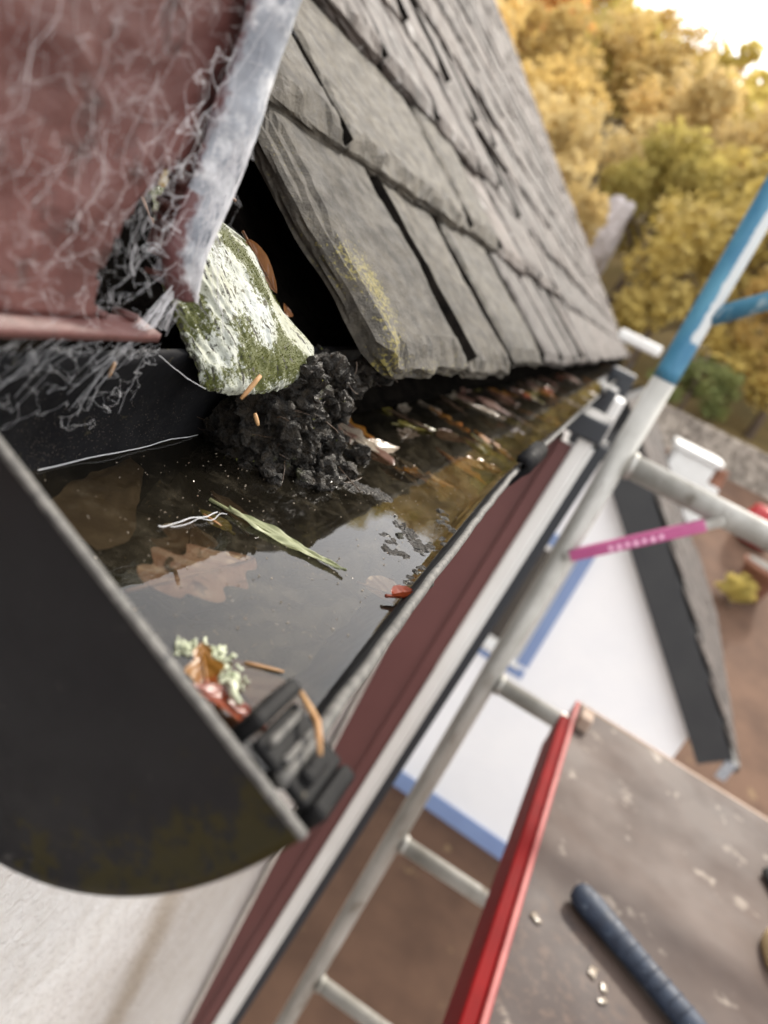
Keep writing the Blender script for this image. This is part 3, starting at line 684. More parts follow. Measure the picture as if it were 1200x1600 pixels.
# keep the top edge straight: pull ring ends onto the chord
mb.grid([[r[i] for r in rings] for i in range(97)])
c = [r[0] for r in rings]; 
inner = rings[-1]; b = len(mb.v); mb.v += inner; mb.f.append(list(range(b, b + 97)))
tp = [Vector(p) for r in (rings[3],) for p in (r[0], r[-1])]
B_, A_ = gsec(.11, -.0016, 2, .0605)[0], gsec(.11, -.0016, 2, .0605)[-1]
cap = gp(mb.build('end_cap', M['cap'], None, True))
setattr_(cap, 'moss', lambda p: (.62 * max(0, min(1, ((-.084 - p.z) * .55 + (p.x + .060) * .75 - .016) / .03)) * (1 if True else 0) * max(0, min(1, (math.hypot((p.x + .067) / .0605, (p.z + .077) / .079) - .45) / .3))) if True else 0)
Mc = Matrix(((SD.x, 0, TD.x, 0), (0, 1, 0, 0), (SD.z, 0, TD.z, 0), (0, 0, 0, 1)))
Cc = Vector((-.067, 0, -.077)); Mt = Matrix.Translation(Cc) @ Mc
gp(MB().box((-.062, .1076, -.0006), (.0622, .1098, .0008), .0004, Mt).build('cap_edge', M['lip']))
# clip block over the lip (local: x along the tilted top, z downwards)
cb = gp(MB().box((.0430, .1125, -.0016), (.0590, .1300, .001), .0008, Mt).build('clip', M['clip']))
gp(MB().box((.0385, .1130, -.0046), (.0422, .1310, .005), .0012, Mt).build('tab', M['clip']), cb)
gp(MB().box((.0445, .1140, -.0034), (.0462, .128, -.0014), .0008, Mt).build('rib', M['lip']), cb)
gp(MB().box((.0490, .1140, -.0030), (.0506, .127, -.0014), .0008, Mt).build('rib', M['lip']), cb)
gp(MB().box((.0592, .1130, -.0026), (.0632, .1295, .008), .0012, Mt).build('hook', M['clip']), cb)
gp(MB().box((.0532, .1155, -.0036), (.0568, .124, -.0014), .001, Mt).build('latch', M['clip']), cb)
# brackets wrapped round the channel
for y in (.52, 1.5, 2.4, 3.4, 4.4, 5.4):
    mb = MB(); rows = []
    q = gsec(y, -.0045, 40)[10:]; tip = q[-1]
    q = q + [tip + TD * -.005 + SD * .0012, tip + TD * -.0095 - SD * .002, tip + TD * -.0105 - SD * .007, tip + TD * -.0065 - SD * .0125]
    rows = [[p + Vector((0, dy, 0)) for p in q] for dy in (-.045, .045)]
    mb.grid(rows); o = gp(mb.build('bracket', M['black'], None, True)); sm = o.modifiers.new('thickness', 'SOLIDIFY'); sm.thickness = .0042; sm.offset = 1

# ---- silt and water
ZW = -.1040
def span(y, z, ins=.0024):
    q = gsec(y, ins, 160); xs = []
    for a, b in zip(q, q[1:]):
        if (a.z - z) * (b.z - z) <= 0 and a.z != b.z: xs.append(a.x + (b.x - a.x) * (z - a.z) / (b.z - a.z))
    if len(xs) < 2: xs = [xs[0] if xs else q[0].x, q[-1].x]
    return min(xs), max(xs)
wy = [.1132 + .0022 * k for k in range(240)] + [.65, .75, .9, 1.1, 1.4, 1.8, 2.4, 3.2, 4.5, 6, 7.99]
mb = MB()
rows = []
for y in wy:
    a, b = span(y, ZW, .0012); r = []
    for i in range(57):
        u = i / 56; x = a + (b - a) * u; de = min(x - a, b - x)
        r.append((x, y, ZW + .0012 * math.exp(-de / .0018)))
    rows.append(r)
mb.grid(rows); wt = tag(mb.build('water', M['water'], None, True), kind='structure')
mb = MB(); rows = []
for y in wy:
    a, b = span(y, -.128, .001); r = []
    for i in range(41):
        x = a + (b - a) * i / 40; r.append((x, y, -.1245 + .010 * fbm((x * 40, y * 40, 0), 1, 5) + .006 * ((x - a) / (b - a) < .3) * 0 - .004 * math.sin(i / 40 * math.pi)))
    rows.append(r)
mb.grid(rows); tag(mb.build('silt', M['silt'], None, True), kind='structure')

# ---- mud
def blobs(name, sph, vox, amp, sc, mtl):
    bm = bmesh.new()
    for (c, r) in sph:
        bmesh.ops.create_icosphere(bm, subdivisions=2, radius=1, matrix=Matrix.Translation(c) @ Matrix.Diagonal((*r, 1)) if isinstance(r, tuple) else Matrix.Translation(c) @ Matrix.Scale(r, 4))
    me = bpy.data.meshes.new(name); bm.to_mesh(me); bm.free()
    o = bpy.data.objects.new(name, me); tmp = bpy.data.scenes.new('tmp'); tmp.collection.objects.link(o)
    rm = o.modifiers.new('r', 'REMESH'); rm.mode = 'VOXEL'; rm.voxel_size = vox
    tmp.view_layers[0].update(); dg = tmp.view_layers[0].depsgraph; me2 = bpy.data.meshes.new_from_object(o.evaluated_get(dg)); o.modifiers.clear(); o.data = me2
    tmp.collection.objects.unlink(o); bpy.data.scenes.remove(tmp); COL.objects.link(o)
    me2.materials.clear(); me2.materials.append(mtl); me2.polygons.foreach_set('use_smooth', [True] * len(me2.polygons))
    ns_ = [v.normal.copy() for v in me2.vertices]
    for v, n in zip(me2.vertices, ns_):
        p = v.co.copy()
        v.co = p + n * (amp * (1.3 * fbm(p, sc, 5) - 1.1 * abs(noise.noise(p * sc * 1.7)) + .35)) + noise.noise_vector(p * sc * 2.6) * amp * .55
    me2.update(); return o
rn = random.Random(11); sp = []
for k in range(60):
    a = rn.uniform(0, 6.283); h = rn.random()
    cx, cy, cz = -.122 + .004 * (h - .5), .279 + .004 * h, -.113 + .044 * h
    rr = (.015 * (1 - h) ** .8 + .007) * rn.uniform(.4, 1)
    sp.append((Vector((cx + math.cos(a) * rr * .8, cy + math.sin(a) * rr, cz)), rn.uniform(.006, .011)))
for k in range(46):
    sp.append((Vector((-.120 + rn.gauss(0, .010), .318 + rn.gauss(0, .016), -.108 + rn.random() * .045)), rn.uniform(.0035, .007)))
for k in range(16):
    sp.append((Vector((-.095 + rn.gauss(0, .01), .30 + rn.gauss(0, .02), -.107 + rn.random() * .005)), rn.uniform(.002, .005)))
for k in range(60):
    sp.append((Vector((-.113 + rn.gauss(0, .011), .300 + rn.gauss(0, .020), ZW - .0008)), (rn.uniform(.002, .005), rn.uniform(.003, .007), rn.uniform(.001, .0022))))
o = blobs('mud_clump', sp, .0008, .0048, 112, M['mud'])
for v in o.data.vertices: v.co += noise.noise_vector(v.co * 900) * .0009 + noise.noise_vector(v.co * 420) * .0010
own(o)
mud0 = o; rt = MB(); rn = random.Random(31)
for k in range(90):
    v = o.data.vertices[rn.randrange(len(o.data.vertices))]; p = v.co.copy(); d = (v.normal + Vector((rn.gauss(0, .8), rn.gauss(0, .8), rn.gauss(-.2, .8)))).normalized(); l = rn.uniform(.003, .012); e_ = Vector((rn.gauss(0, .3), rn.gauss(0, .3), rn.gauss(0, .3)))
    rt.tube([p - v.normal * .001, p + d * l * .4 + e_ * l * .2, p + d * l * .75 + e_ * l * .5, p + d * l + e_ * l], rn.uniform(.0001, .00035), 4, False)
ro = rt.build('roots', M['l_brown'], o, True); ro['kind'] = 'stuff'
mo = MB()
for k in range(700):
    v = o.data.vertices[rn.randrange(len(o.data.vertices))]; p = v.co
    if v.normal.z < .1 or noise.noise(p * 70) < .12: continue
    d = (v.normal + Vector((rn.gauss(0, .4), rn.gauss(0, .4), rn.gauss(0, .4)))).normalized(); q = d.orthogonal().normalized() * .0004; l = rn.uniform(.0006, .0018)
    mo.add([p - q, p + q, p + d * l], [[0, 1, 2]])
mo_ = mo.build('moss', M['moss'], o); mo_['kind'] = 'stuff'
tag(o, 'big black wet clump of dirt hanging from the mossy timber end into the water', 'mud')
def isle(pts, r0, r1, n, seed, label, flat=.55):
    rn = random.Random(seed); sp = []
    for k in range(n):
        u = rn.random() * (len(pts) - 1); i = int(u); f = u - i
        p = Vector(pts[i]).lerp(Vector(pts[min(i + 1, len(pts) - 1)]), f); p.x = min(p.x, span(p.y, ZW)[1] - .0015); r = rn.uniform(r0, r1)
        sp.append((Vector((p.x + rn.gauss(0, .0022), p.y + rn.gauss(0, .003), ZW - r * .45)), (r, r * 1.2, r * flat * 1.25)))
    o = blobs('mud_clump', sp, .0009, .0008, 320, M['mud']); own(o); tag(o, label, 'mud')
isle([(-.085, .302, 0), (-.076, .312, 0), (-.070, .312, 0)], .0025, .0055, 22, 1, 'grey black mud island in mid channel, next to the big wet clump')
isle([(-.056, .298, 0), (-.049, .292, 0), (-.043, .283, 0), (-.037, .284, 0)], .0016, .0036, 20, 2, 'thin curved strip of mud just clear of the water near the gutter lip')
isle([(-.053, .272, 0), (-.047, .268, 0), (-.041, .264, 0)], .0012, .0028, 16, 3, 'smallest flecked mud sliver nearest the camera by the lip')
isle([(-.046, .335, 0), (-.039, .325, 0), (-.033, .322, 0)], .0014, .0032, 16, 4, 'small dark mud crumbs against the lip behind the curved strip')
isle([(-.028, .300, 0), (-.025, .285, 0), (-.0235, .262, 0), (-.0225, .240, 0)], .0012, .0028, 26, 5, 'long dark silt bank along the inside of the gutter lip')

# ---- leaves
def leaf_mesh(name, L_, W_, mtl, lobes=0, seed=0, cup=.1, curl=0.0, nl=36, nw=8, pw=.8, tip=1.0):
    rn = random.Random(seed); rows = []
    for i in range(nl + 1):
        u = i / nl
        hw = W_ / 2 * (math.sin(math.pi * min(1, u ** pw)) ** .75 if u < 1 else 0) * (1 + .0)
        if lobes: hw *= .80 + .20 * math.sin(u * lobes * 2 * math.pi) + .03 * rn.uniform(-1, 1)
        r = []
        for j in range(-nw, nw + 1):
            v = j / nw; x = v * hw * (1 + .06 * noise.noise(Vector((u * 6, seed, j > 0)))) ; y = u * L_ - abs(v) ** 2 * hw * .12
            z = cup * hw * v * v + .03 * L_ * noise.noise(Vector((u * 3, v * 1.5, seed))) + curl * L_ * (u - .5) ** 2 + .006 * L_ * math.sin(abs(v) * 9 + u * 30)
            if j == 0: z -= .012 * W_
            r.append(Vector((x, y - L_ / 2, z)))
        rows.append(r)
    mb = MB(); mb.grid(rows)
    pe = [(0, -L_ * .5 - L_ * .16, 0), (0, -L_ * .5, .0), (0, 0, -.010 * W_), (0, L_ * .45, .0)]
    mb.tube(pe, [.0007, .0006, .0005, .0002], 5)
    return mesh(name, mb.v, mb.f, mtl, True)
def poly_leaf(pts, mtl, seed):
    c = sum((Vector(p) for p in pts), Vector((0, 0))) / len(pts); dense = []
    for i in range(len(pts)):
        a, b = Vector(pts[i]), Vector(pts[(i + 1) % len(pts)])
        for k in range(7): p = a.lerp(b, k / 7); n_ = noise.noise_vector(Vector((p.x, p.y, seed)) * 160) * .0016; dense.append(p + Vector((n_.x, n_.y)))
    rows = []
    for k in range(9):
        f = 1 - k / 8; rows.append([Vector(((p.x - c.x) * f, (p.y - c.y) * f, .0014 * noise.noise(Vector((p.x * f * 60, p.y * f * 60, seed))))) for p in dense + [dense[0]]])
    mb = MB(); mb.grid(rows); return mesh('leaf', mb.v, mb.f, mtl, True), c
LN = 0
def leaf(me, loc, rz, tilt=(0, 0), label='', group=None, name='leaf'):
    o = obj(name, me, None, loc); o.rotation_euler = (tilt[0], tilt[1], rz); return tag(o, label, 'leaf', group)
me, c = poly_leaf([(-.126, .166), (-.131, .182), (-.133, .193), (-.1365, .2165), (-.129, .214), (-.114, .193), (-.100, .171), (-.1, .158), (-.112, .158)], M['l_grey'], 1)
leaf(me, (c.x, c.y, -.1062), 0, (.02, .0), 'torn grey brown leaf sunk under the water beside the end cap')
leaf(leaf_mesh('leaf', .044, .030, M['l_oak'], 3.5, 2, cup=.06), (-.0775, .178, -.1056), math.radians(-12), (.03, -.04), 'pinkish brown lobed oak leaf under the water in the middle of the pool')
leaf(leaf_mesh('leaf', .04, .026, M['l_brown'], 3, 3), (-.089, .187, -.1075), math.radians(35), (.0, .05), 'dark brown oak leaf lying below the pinkish oak leaf')
dv = Vector((-.051 + .0947, .2199 - .2156))
leaf(leaf_mesh('leaf', .046, .0078, M['l_willow'], 0, 4, cup=.12, curl=.10, pw=.72), (-.0722, .2185, ZW + .0006), math.atan2(dv.y, dv.x) - math.pi / 2, (0, 0), 'slender pale green willow leaf floating on the pool', name='willow_leaf')
leaf(leaf_mesh('leaf', .026, .012, M['l_brown'], 0, 5, cup=.4), (-.098, .222, -.1065), math.radians(60), (0, .2), 'small brown leaf scrap under the water behind the willow leaf')
leaf(leaf_mesh('leaf', .014, .008, M['l_olive'], 0, 6), (-.094, .207, -.1048), math.radians(80), (0, 0), 'tiny olive yellow leaf scrap beside the willow leaf tip')
leaf(leaf_mesh('leaf', .017, .009, M['l_orange'], 2.5, 7, cup=.3), (-.0500, .1350, -.1020), math.radians(40), (.15, -.35), 'bright orange leaf leaning on the inside of the end cap')
leaf(leaf_mesh('leaf', .032, .026, M['l_pink'], 0, 8, cup=.15), (-.0395, .1405, -.1065), math.radians(70), (0, 0), 'pale pink round leaf under the water next to the clip')
leaf(leaf_mesh('leaf', .018, .009, M['l_red'], 2, 9, cup=.3), (-.0415, .128, -.1015), math.radians(110), (.2, .1), 'reddish brown leaf scrap wedged between end cap and clip')
leaf(leaf_mesh('leaf', .020, .017, M['l_pink'], 0, 10, cup=.15), (-.0335, .2300, -.1055), math.radians(-60), (0, 0), 'pink leaf just under the water at the gutter lip')
leaf(leaf_mesh('leaf', .015, .007, M['l_red'], 0, 11, cup=.9, curl=.2), (-.0275, .2265, -.1018), math.radians(-35), (0, -.3), 'curled wet red leaf tip stuck to the gutter lip')
LK = [('l_brown', 'wet brown leaf'), ('l_orange', 'wet orange leaf'), ('l_pale', 'pale bleached leaf'), ('l_pink', 'wet pink brown leaf'), ('l_olive', 'olive yellow leaf'), ('l_grey', 'sodden grey brown leaf'), ('l_red', 'wet red leaf')]
LME = {k: [leaf_mesh('leaf', U(.026, .042), U(.011, .020), M[k], random.choice([0, 3, 3.5]), 50 + i * 5 + j, cup=U(.05, .22), curl=U(0, .12), nl=22, nw=4) for j in range(3)] for i, (k, _) in enumerate(LK)}
rn = random.Random(21)
for k in range(128):
    y = .37 + 1.35 * (rn.random() ** 1.5) if k < 108 else 1.6 + 2.6 * rn.random()
    a, b = span(y, ZW); u = rn.random() ** .9; x = a + .006 + (b - a - .012) * u
    kk, nm = rn.choices(LK, weights=[5, 4, 5, 5, 3, 3, 1])[0]
    o = obj('leaf', rn.choice(LME[kk]), None, (x, y, ZW + (rn.choice([-.001, .0003, .0006, .001]) if u < .5 else rn.choice([-.007, -.005, -.004, -.003, -.002, -.0006]))))
    o.rotation_euler = (rn.gauss(0, .06), rn.gauss(0, .10), rn.gauss(.5, .7) + (3.14 if rn.random() < .5 else 0))
    tag(o, '%s afloat in the far stretch of the gutter below the slates' % nm, 'leaf', '%s in the far gutter' % nm.replace('leaf', 'leaves'))
rl = leaf(leaf_mesh('leaf', .026, .0075, M['l_rust'], 0, 61, cup=.4, curl=.05), (-.158, .296, -.030), 0, (0, 0), 'rust brown curled leaf strip lying along the far side of the mossy timber')
dy = Vector((.0256, 0, -.0170)).normalized(); dz = Vector((.42, -.86, .45)); dz = (dz - dy * dz.dot(dy)).normalized(); dx = dy.cross(dz)
rl.matrix_world = Matrix(((dx.x, dy.x, dz.x, -.1560), (dx.y, dy.y, dz.y, .2935), (dx.z, dy.z, dz.z, -.0345), (0, 0, 0, 1)))
leaf(leaf_mesh('leaf', .010, .007, M['l_rust'], 0, 62, cup=.4), (-.150, .318, -.050), math.radians(40), (.3, .5), 'rust coloured leaf scrap deep in the dark slot beside the nearest slate')
leaf(leaf_mesh('leaf', .014, .007, M['l_rust'], 0, 63, cup=.4), (-.176, .275, -.012), math.radians(100), (.3, .6), 'brown leaf crumb at the top of the mossy timber behind the lead')
# ---- needles and sticks
def stick(p, q, r, label, m='needle', bend=.0, name='pine_needle', cat='needle', flat=None, group=None):
    p, q = Vector(p), Vector(q); mid = (p + q) / 2 + Vector((bend, 0, abs(bend)))
    mb = MB(); mb.tube([p, p.lerp(mid, .55), mid, mid.lerp(q, .5), q], [r * .75, r, r, r * .95, r * .6], 7)
    o = mb.build(name, M[m], None, True); own(o); return tag(o, label, cat, group)
stick((-.0268, .1310, -.0905), (-.0155, .1200, -.0925), .00075, 'long tan stalk lying across the black clip', bend=.0012, name='stalk', cat='stalk')
stick((-.1085, .2300, -.0600), (-.1090, .2235, -.0688), .0009, 'orange needle standing against the lower corner of the mossy timber end')
stick((-.1080, .2360, -.0748), (-.1055, .2370, -.0785), .0008, 'short reddish needle stuck in the black mud clump')
stick((-.1265, .1770, -.0635), (-.1285, .1790, -.0690), .0006, 'brown needle caught in web on the inner back of the gutter')
stick((-.046, .148, ZW + .0004), (-.0375, .1535, ZW + .0004), .0004, 'thin pink stalk afloat near the clip', name='stalk', cat='stalk')
stick((-.0975, .205, ZW), (-.090, .2045, ZW), .0004, 'thin yellow stalk in the water beside the olive scrap', name='stalk', cat='stalk')
def onslate(y, t, up_=.0355):
    p, a = rbase(t); return Vector((p.x + math.sin(a) * up_, y, p.z + math.cos(a) * up_))
for (y, t_, dy, dt, l, h_) in ((.392, .085, .003, -.006, 'small orange needle high on the nearest slate', .0305), (.462, .058, .002, -.009, 'long orange needle in the middle of the nearest slate', .0315), (.497, .036, .003, -.006, 'reddish needle by the lower joint of the nearest slate', .033),
                          (.61, .075, .004, -.009, 'pale needle on the second slate from the roof edge', .031), (.412, .196, .006, -.010, 'orange needle on the slate of the second course beside the lead', .034), (.70, .165, .002, -.008, 'tan needle on the butt of the second course of slates', .034)):
    stick(onslate(y, t_, h_), onslate(y + dy, t_ + dt, h_), .0008, l)
# ---- lichen tufts
def lichen(c, s, seed, label):
    rn = random.Random(seed); mb = MB()
    for k in range(46):
        d = Vector((rn.gauss(0, 1), rn.gauss(0, 1), abs(rn.gauss(.4, .6)))).normalized(); p = Vector((rn.gauss(0, s * .55), rn.gauss(0, s * .55), 0)); l = s * rn.uniform(.25, .6)
        q = p + d * l; mb.tube([p, p + d * l * .5 + Vector((rn.gauss(0, .1), rn.gauss(0, .1), 0)) * l, q], [s * .10, s * .085, s * .12], 5)
    o = mb.build('lichen', M['lichen'], None, True, c); tag(o, label, 'lichen')
lichen((-.0525, .1435, ZW), .0042, 1, 'pale green lichen tuft floating behind the orange leaf')
lichen((-.0585, .1400, ZW), .0030, 2, 'small lichen crumb against the end cap above the orange leaf')
lichen((-.0455, .1395, ZW), .0030, 4, 'pale lichen crumb between the orange leaf and the pink stalk')
mb = MB(); mb.tube([(-.0435, .1335, -.1005), (-.0415, .1325, -.0995), (-.0400, .1305, -.1000), (-.0375, .1300, -.1008)], [.0008, .0011, .001, .0008], 8)
o = mb.build('twig', M['lichen'], None, True); own(o); tag(o, 'curled whitish twig lying in the corner by the clip', 'twig')
# ---- specks afloat and grit stuck on the gutter back
rn = random.Random(5); mb = MB()
def speck(p, r):
    u = Vector((rn.gauss(0, 1), rn.gauss(0, 1), rn.gauss(0, 1))).normalized(); v = u.orthogonal().normalized(); w_ = u.cross(v)
    mb.add([p + u * r, p - u * r, p + v * r * .6, p - v * r * .6, p + w_ * r * .5, p - w_ * r * .5], [[0, 2, 4], [2, 1, 4], [1, 3, 4], [3, 0, 4], [2, 0, 5], [1, 2, 5], [3, 1, 5], [0, 3, 5]])
for k in range(420):
    y = rn.uniform(.13, .40); a, b = span(y, ZW); speck(Vector((rn.uniform(a + .004, b - .004), y, ZW + .0001)), rn.uniform(.00015, .0006))
tag(mb.build('floating_specks', M['l_pale'], None, False), kind='stuff')
mb = MB()
for k in range(3000):
    y = rn.uniform(.14, .245); q = gsec(y, .0024, 120); fi = min(4 + abs(rn.gauss(0, 13)) + 12 * rn.random(), 60); i = int(fi); p = q[i].lerp(q[i + 1], fi - i)
    if p.z < ZW: continue
    if rn.random() < .5 + .5 * noise.noise(Vector((y * 60, p.z * 60, 0))): speck(p, rn.uniform(.00008, .00032))
tag(mb.build('grit', M['l_grey'], None, False), kind='stuff')

# ---- cobwebs
def web(pts, k, maxd, seed, r0, r1, keep=.8, sag=.12):
    rn = random.Random(seed); mb = MB(); done = set()
    from mathutils import kdtree
    kd = kdtree.KDTree(len(pts))
    for i, p in enumerate(pts): kd.insert(p, i)
    kd.balance()
    for i, p in enumerate(pts):
        for (q, j, d) in kd.find_n(p, k + 1)[1:]:
            if d > maxd or (min(i, j), max(i, j)) in done or rn.random() > keep: continue
            done.add((min(i, j), max(i, j)))
            m_ = (p + q) / 2 + Vector((rn.gauss(0, 1), rn.gauss(0, 1), rn.gauss(-.5, .7))) * d * sag * .7; r = rn.uniform(r0, r1)
            mb.tube([p, p.lerp(m_, .3), m_, q], [r * 1.25, r, r * .9, r * 1.25], 4, False)
    return mb
def strand(mb, rn, p, q, r, sag=.1, n=9, jit=.03):
    d = (q - p).length; pts = []
    for i in range(n):
        u = i / (n - 1); pts.append(p.lerp(q, u) + Vector((0, 0, -sag * d * 4 * u * (1 - u))) + noise.noise_vector(p * 90 + Vector((u * 4, u, 0))) * d * jit)
    mb.tube(pts, r, 4, False)
rn = random.Random(9); pts = []
for k in range(2100):
    y = .188 - abs(rn.gauss(0, .045)) if rn.random() < .5 else rn.uniform(.085, .186); z = rn.uniform(-.049, .045)
    if rn.random() > .42 + .75 * noise.noise(Vector((y * 40, z * 26, 1))) + .45 * (z < -.01): continue
    if inside((y, z), HOLE) and rn.random() < .45: continue
    pts.append(Vector((-.1215 + abs(rn.gauss(0, .0055)), y, z)))
mb = web(pts, 3, .012, 1, .00001, .000032, .55, .09)
for k in range(80):
    y = rn.uniform(.085, .18); z = rn.uniform(-.045, .045); a = rn.gauss(1.2, .5); l = rn.uniform(.012, .04)
    strand(mb, rn, Vector((-.119 + rn.random() * .008, y, z)), Vector((-.119 + rn.random() * .008, y + math.cos(a) * l * .6, z + math.sin(a) * l)), rn.uniform(.00002, .00006), .08, 9, .12)
o = mb.build('cobweb', M['web'], None, True); own(o); tag(o, 'grey tangled cobweb spread over the maroon eaves board', 'cobweb')
rn = random.Random(10); pts = []
for k in range(150):
    u = rn.random(); y = .160 + .027 * u; z = rn.uniform(-.036, .020) ; pts.append(Vector((-.1185 + rn.gauss(0, .002), y, z + .012 * u)))
mb = web(pts, 3, .016, 2, .00004, .0001, .85, .12)
for k in range(34):
    y0 = .181 + rn.random() * .006; z0 = -.034 + rn.gauss(0, .003); strand(mb, rn, Vector((-.119, y0, z0)), Vector((-.119 + rn.gauss(0, .001), .171 + rn.random() * .012, -.0495)), rn.uniform(.00005, .00011), -.03)
o = mb.build('cobweb', M['web'], None, True); own(o); tag(o, 'open meshed cobweb stretched across the rotted hole beside the lead strip', 'cobweb')
rn = random.Random(12); mb = MB()
for k in range(260):
    z0 = rn.uniform(-.034, .016); l = rn.uniform(.006, .022); z1 = max(-.039, z0 - l); ps = []; u = rn.random(); du = rn.gauss(0, .25)
    for i in range(8):
        z = z0 + (z1 - z0) * i / 7; a, b = lerp_lead(z); v = min(.98, max(.02, u + du * i / 7)); y = a + (b - a) * v
        ps.append(Vector((-.1215 + .0055 * math.sin(math.pi * min(1, v * 1.15)) ** .8 - .010 * max(0, v - .62) / .38 + .0026 + .0005 * rn.random(), y, z)))
    mb.tube(ps, rn.uniform(.00005, .00012), 4, False)
strand(mb, rn, Vector((-.1165, .189, -.022)), Vector((-.122, .2155, -.043)), .00012, .15)
strand(mb, rn, Vector((-.1165, .189, -.020)), Vector((-.119, .2155, -.050)), .00016, .05)
o = mb.build('cobweb', M['web'], None, True); own(o); tag(o, 'matted white silk clinging to the lower half of the lead strip', 'cobweb')
rn = random.Random(14); pts = []
for k in range(460):
    y = rn.uniform(.085, .184); d = rn.random() ** 1.6; zb = -.055 - d * (.024 + .018 * noise.noise(Vector((y * 45, 2, 0))))
    x = -.1195 - .006 * d + rn.gauss(0, .0012); pts.append(Vector((x + .001, y, zb)))
mb = web(pts, 3, .011, 4, .000014, .000036, .65, .12)
for k in range(45):
    y = rn.uniform(.09, .183); l = rn.uniform(.006, .024); strand(mb, rn, Vector((-.1185, y, -.0535)), Vector((-.124 + rn.gauss(0, .001), y - rn.random() * .012, -.0535 - l)), rn.uniform(.00002, .00005), -.04)
o = mb.build('cobweb', M['web'], None, True); own(o); tag(o, 'drooping cobweb hung from the bottom edge of the maroon board over the gutter back', 'cobweb')
mb = MB(); strand(mb, rn, Vector((-.1285, .196, -.061)), Vector((-.1175, .2145, -.069)), .00012, .02); strand(mb, rn, Vector((span(.172, ZW)[0] + .0012, .172, ZW + .0012)), Vector((span(.262, ZW)[0] + .0012, .262, ZW + .0012)), .00022, .0, 14, .012)
o = mb.build('cobweb', M['web'], None, True); own(o); tag(o, 'single taut silk threads along the waterline and out to the mossy timber', 'cobweb')
mb = MB(); strand(mb, rn, Vector((-.0985, .181, ZW + .0006)), Vector((-.0945, .2085, ZW + .001)), .0002, .0, 14, .05); strand(mb, rn, Vector((-.0975, .185, ZW + .0006)), Vector((-.093, .211, ZW + .001)), .00014, .0, 14, .08)
o = mb.build('cobweb', M['web'], None, True); own(o); tag(o, 'dusty strand of old web afloat on the pool behind the oak leaf', 'cobweb')

# ================================================================== SCAFFOLD
st = empty('scaffold_tower', (.05, 1.35, -5.1)); tag(st, 'aluminium scaffold tower frame with ladder rungs standing by the wall', 'scaffold')
SI = Matrix.Translation((-.05, -1.35, 5.1))
def spn(o, parent=None): o.parent = parent or st; o.matrix_parent_inverse = Matrix.Identity(4) if parent else SI; return o
UX = .0525
mb = MB(); mb.tube([(UX - .012, 1.35, -5.1), (UX, 1.35, -2), (UX, 1.35, -.9), (UX, 1.35, -.02)], .0205, 20); up1 = spn(mb.build('upright', M['alu'], None, True))
mb = MB(); mb.tube([(UX - .008 * max(0, k) / 56, 1.35, -.0195 + .02 * k) for k in range(57)], .0206, 28); spn(mb.build('upright', M['blue'], None, True)); patch(M['blue'], 'worn_highlight', (.52, .55, .55), 60); setattr_(COL.objects[-1], 'worn_highlight', lambda c: .75 * max(0, min(1, (c.x - UX + .003 - .006 * noise.noise(Vector((0, 0, c.z * 14)))) / .008)) * (1 if c.z > .06 else .2)); COL.objects[-1]['label'] = 'blue painted upper length of the upright'  # pale right side: worn paint with the tube's highlight painted in
mb = MB(); mb.tube([(.86, 1.35, -5.1), (.86, 1.35, 1.1)], .0205, 16); spn(mb.build('upright', M['alu'], None, True))
for z in (-.172, -.668, -1.115, -1.585, -2.05, -2.5, -2.97, -3.4, -3.9, -4.4):
    mb = MB(); r = .0225 if z > -.2 else .018; mb.tube([(UX + .021, 1.35, z), (.839, 1.35, z)], r, 16); spn(mb.build('rung', M['alu'], None, True))
    mb = MB(); mb.tube([(UX + .0205, 1.35, z), (UX + .03, 1.35, z)], r + .003, 16); spn(mb.build('weld_collar', M['alu'], None, True))
mb = MB(); mb.tube([(UX + .012, 1.35, .10), (.40, 1.35, .40)], .015, 14); o = spn(mb.build('brace', M['blue'], None, True)); o['label'] = 'blue painted diagonal brace'
# pink taped hook bar
hb = MB(); a = Vector((.066, 1.33, -.362)); b = Vector((.232, 1.33, -.20)); d = (b - a).normalized(); n_ = Vector((-d.z, 0, d.x))
Mb = Matrix(((d.x, 0, n_.x, a.x), (0, 1, 0, a.y), (d.z, 0, n_.z, a.z), (0, 0, 0, 1))); ll = (b - a).length
bar = spn(hb.box((-.01, -.008, -.0085), (ll + .03, .008, .0085), .003, Mb).build('hook_bar', M['alu']))
spn(MB().box((0, -.0095, -.0100), (ll, .0095, .0100), .002, Mb).build('tape', M['pink']), bar)
mk = MB()
for k in range(7):
    x0 = ll * (.30 + .062 * k); mk.box((x0, -.0103, -.005 - .002 * (k % 2)), (x0 + ll * .032, -.0098, .003), 0, Mb)
spn(mk.build('tape_marks', M['tapemark']), bar)
# platform
pf = empty('platform', (.20, .70, -.64), (0, 0, math.radians(-2.6))); tag(pf, 'brown plywood scaffold platform with red steel edge beam', 'platform')
mb = MB(); mb.box((.0, -.9, -.018), (.62, .705, -.0006), .0004)
mb.grid([[(.62 * i / 60, -.9 + 1.605 * j / 120, .0004 * fbm((i * .2, j * .2, 0), 1, 3)) for i in range(61)] for j in range(121)])
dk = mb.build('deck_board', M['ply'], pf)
def deck_shadow(c):                                         # cast shadow over the near deck, painted into the board colour
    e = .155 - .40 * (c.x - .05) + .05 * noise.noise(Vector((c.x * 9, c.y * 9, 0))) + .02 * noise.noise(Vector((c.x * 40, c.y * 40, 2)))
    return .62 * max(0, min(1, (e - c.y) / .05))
setattr_(dk, 'deck_shadow', deck_shadow)
MB().box((.0, .7055, -.02), (.62, .715, .001), .001).build('board_edge', M['plyedge'], pf)
MB().box((-.028, -.9, -.075), (-.010, .62, .004), .003).build('edge_beam', M['red'], pf)
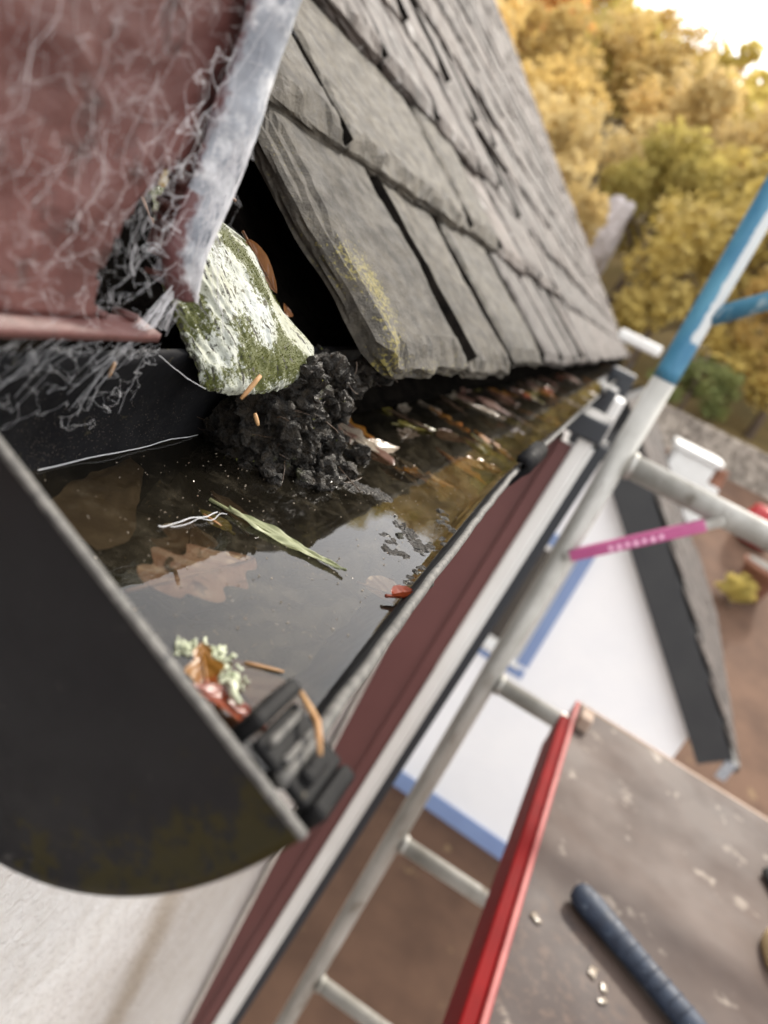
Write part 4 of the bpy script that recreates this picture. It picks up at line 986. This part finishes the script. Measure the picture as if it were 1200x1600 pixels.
MB().box((-.0095, -.9, -.03), (-.0005, .70, .007), .002).build('edge_flange', M['red_lit'], pf)
MB().box((-.026, .621, -.06), (-.012, .66, -.01), .002).build('hook', M['alu'], pf)
MB().box((.001, .60, .0005), (.025, .64, .03), .004).build('hook', M['plyedge'], pf)
# hammer
hm = empty('hammer', (.34, .815, -.622)); tag(hm, 'hammer with navy blue rubber grip lying on the brown platform', 'hammer')
HI = Matrix.Translation((-.34, -.815, .622))
a = Vector((.262, .868, -.622)); b = Vector((.43, .762, -.622)); d = (b - a).normalized(); sd = Vector((-d.y, d.x, 0))
rows = []; mb = MB()
for u, r1, r2 in ((0, .004, .004), (.004, .0135, .012), (.012, .0175, .0155), (.03, .0185, .0165), (.08, .0165, .015), (.14, .0155, .0142), (.19, .016, .0145), (.2, .0135, .012)):
    rows.append([a + d * u + sd * (r1 * math.cos(q * math.pi / 10)) + Vector((0, 0, r2 * math.sin(q * math.pi / 10))) for q in range(21)])
mb.grid(rows); o = mb.build('grip', M['navy'], None, True); o.parent = hm; o.matrix_parent_inverse = HI
mb = MB(); mb.tube([a + d * .2, a + d * .30], .010, 12); o = mb.build('shaft', M['steel'], None, True); o.parent = hm; o.matrix_parent_inverse = HI
h = a + d * .30
mb = MB(); mb.tube([h + sd * .055, h + sd * .035, h + sd * .03, h, h - sd * .04, h - sd * .08 - Vector((0, 0, .006))], [.014, .014, .011, .013, .01, .004], 14); o = mb.build('head', M['steel'], None, True); o.parent = hm; o.matrix_parent_inverse = HI
rb_ = MB()
for k in range(9):
    c = a + d * (.045 + .016 * k); rb_.tube([c + sd * (.0168 * math.cos(q)) + Vector((0, 0, .0152 * math.sin(q))) for q in [0.3 + .25 * i for i in range(11)]], .0009, 5)
o = rb_.build('grip_ribs', M['navy'], None, True); o.parent = hm; o.matrix_parent_inverse = HI
# tool pouch
tpouch = empty('tool_pouch', (.60, 1.0, -.64)); tag(tpouch, 'tan leather tool pouch with dark stitching at the right edge of the platform', 'tool pouch')
mb = MB(); rows = []
for z, s in ((.0, .9), (.006, 1.0), (.018, 1.02), (.03, .97), (.036, .85), (.037, .0)):
    rows.append([(s * .055 * math.copysign(abs(math.cos(q)) ** .7, math.cos(q)), s * .05 * math.copysign(abs(math.sin(q)) ** .7, math.sin(q)), z) for q in [2 * math.pi * i / 28 for i in range(29)]])
mb.grid(rows); mb.build('body', M['tan'], tpouch, True)
stt = MB()
for i in range(14):
    q = 2 * math.pi * i / 14; c = Vector((.041 * math.cos(q), .037 * math.sin(q), .0372)); t_ = Vector((-math.sin(q), math.cos(q), 0)); stt.tube([c - t_ * .005, c + t_ * .005], .0018, 6)
stt.build('stitching', M['dark'], tpouch, True)
mb = MB(); mb.tube([(.0, .048, .02), (-.005, .09, .012), (.0, .15, .01), (-.015, .19, .012), (.02, .24, .01)], [.010, .012, .011, .012, .009], 8); mb.build('strap', M['dark'], tpouch, True)
# plaster flakes on the platform
for i, (x, y, s, lb) in enumerate(((.2247, .7942, .007, 'oval pale flake near the red edge of the platform'), (.303, .772, .008, 'largest pale flake below the hammer grip'), (.3177, .7598, .006, 'small pale flake beside the largest flake below the hammer'), (.3171, .7411, .006, 'pale flake nearest the bottom of the picture below the hammer'), (.285, .905, .005, 'tiny pale flake above the hammer grip'))):
    mb = MB(); mb.box((-s, -s * .6, 0), (s, s * .6, s * .5), s * .2)
    for v in mb.v: v += noise.noise_vector(v * 200 + Vector((i, 0, 0))) * s * .3
    o = mb.build('plaster_flake', M['l_pale'], None, True, (x, y, -.6395)); o.rotation_euler = (0, 0, U(0, 3)); tag(o, lb, 'flake', 'plaster flakes on the platform')
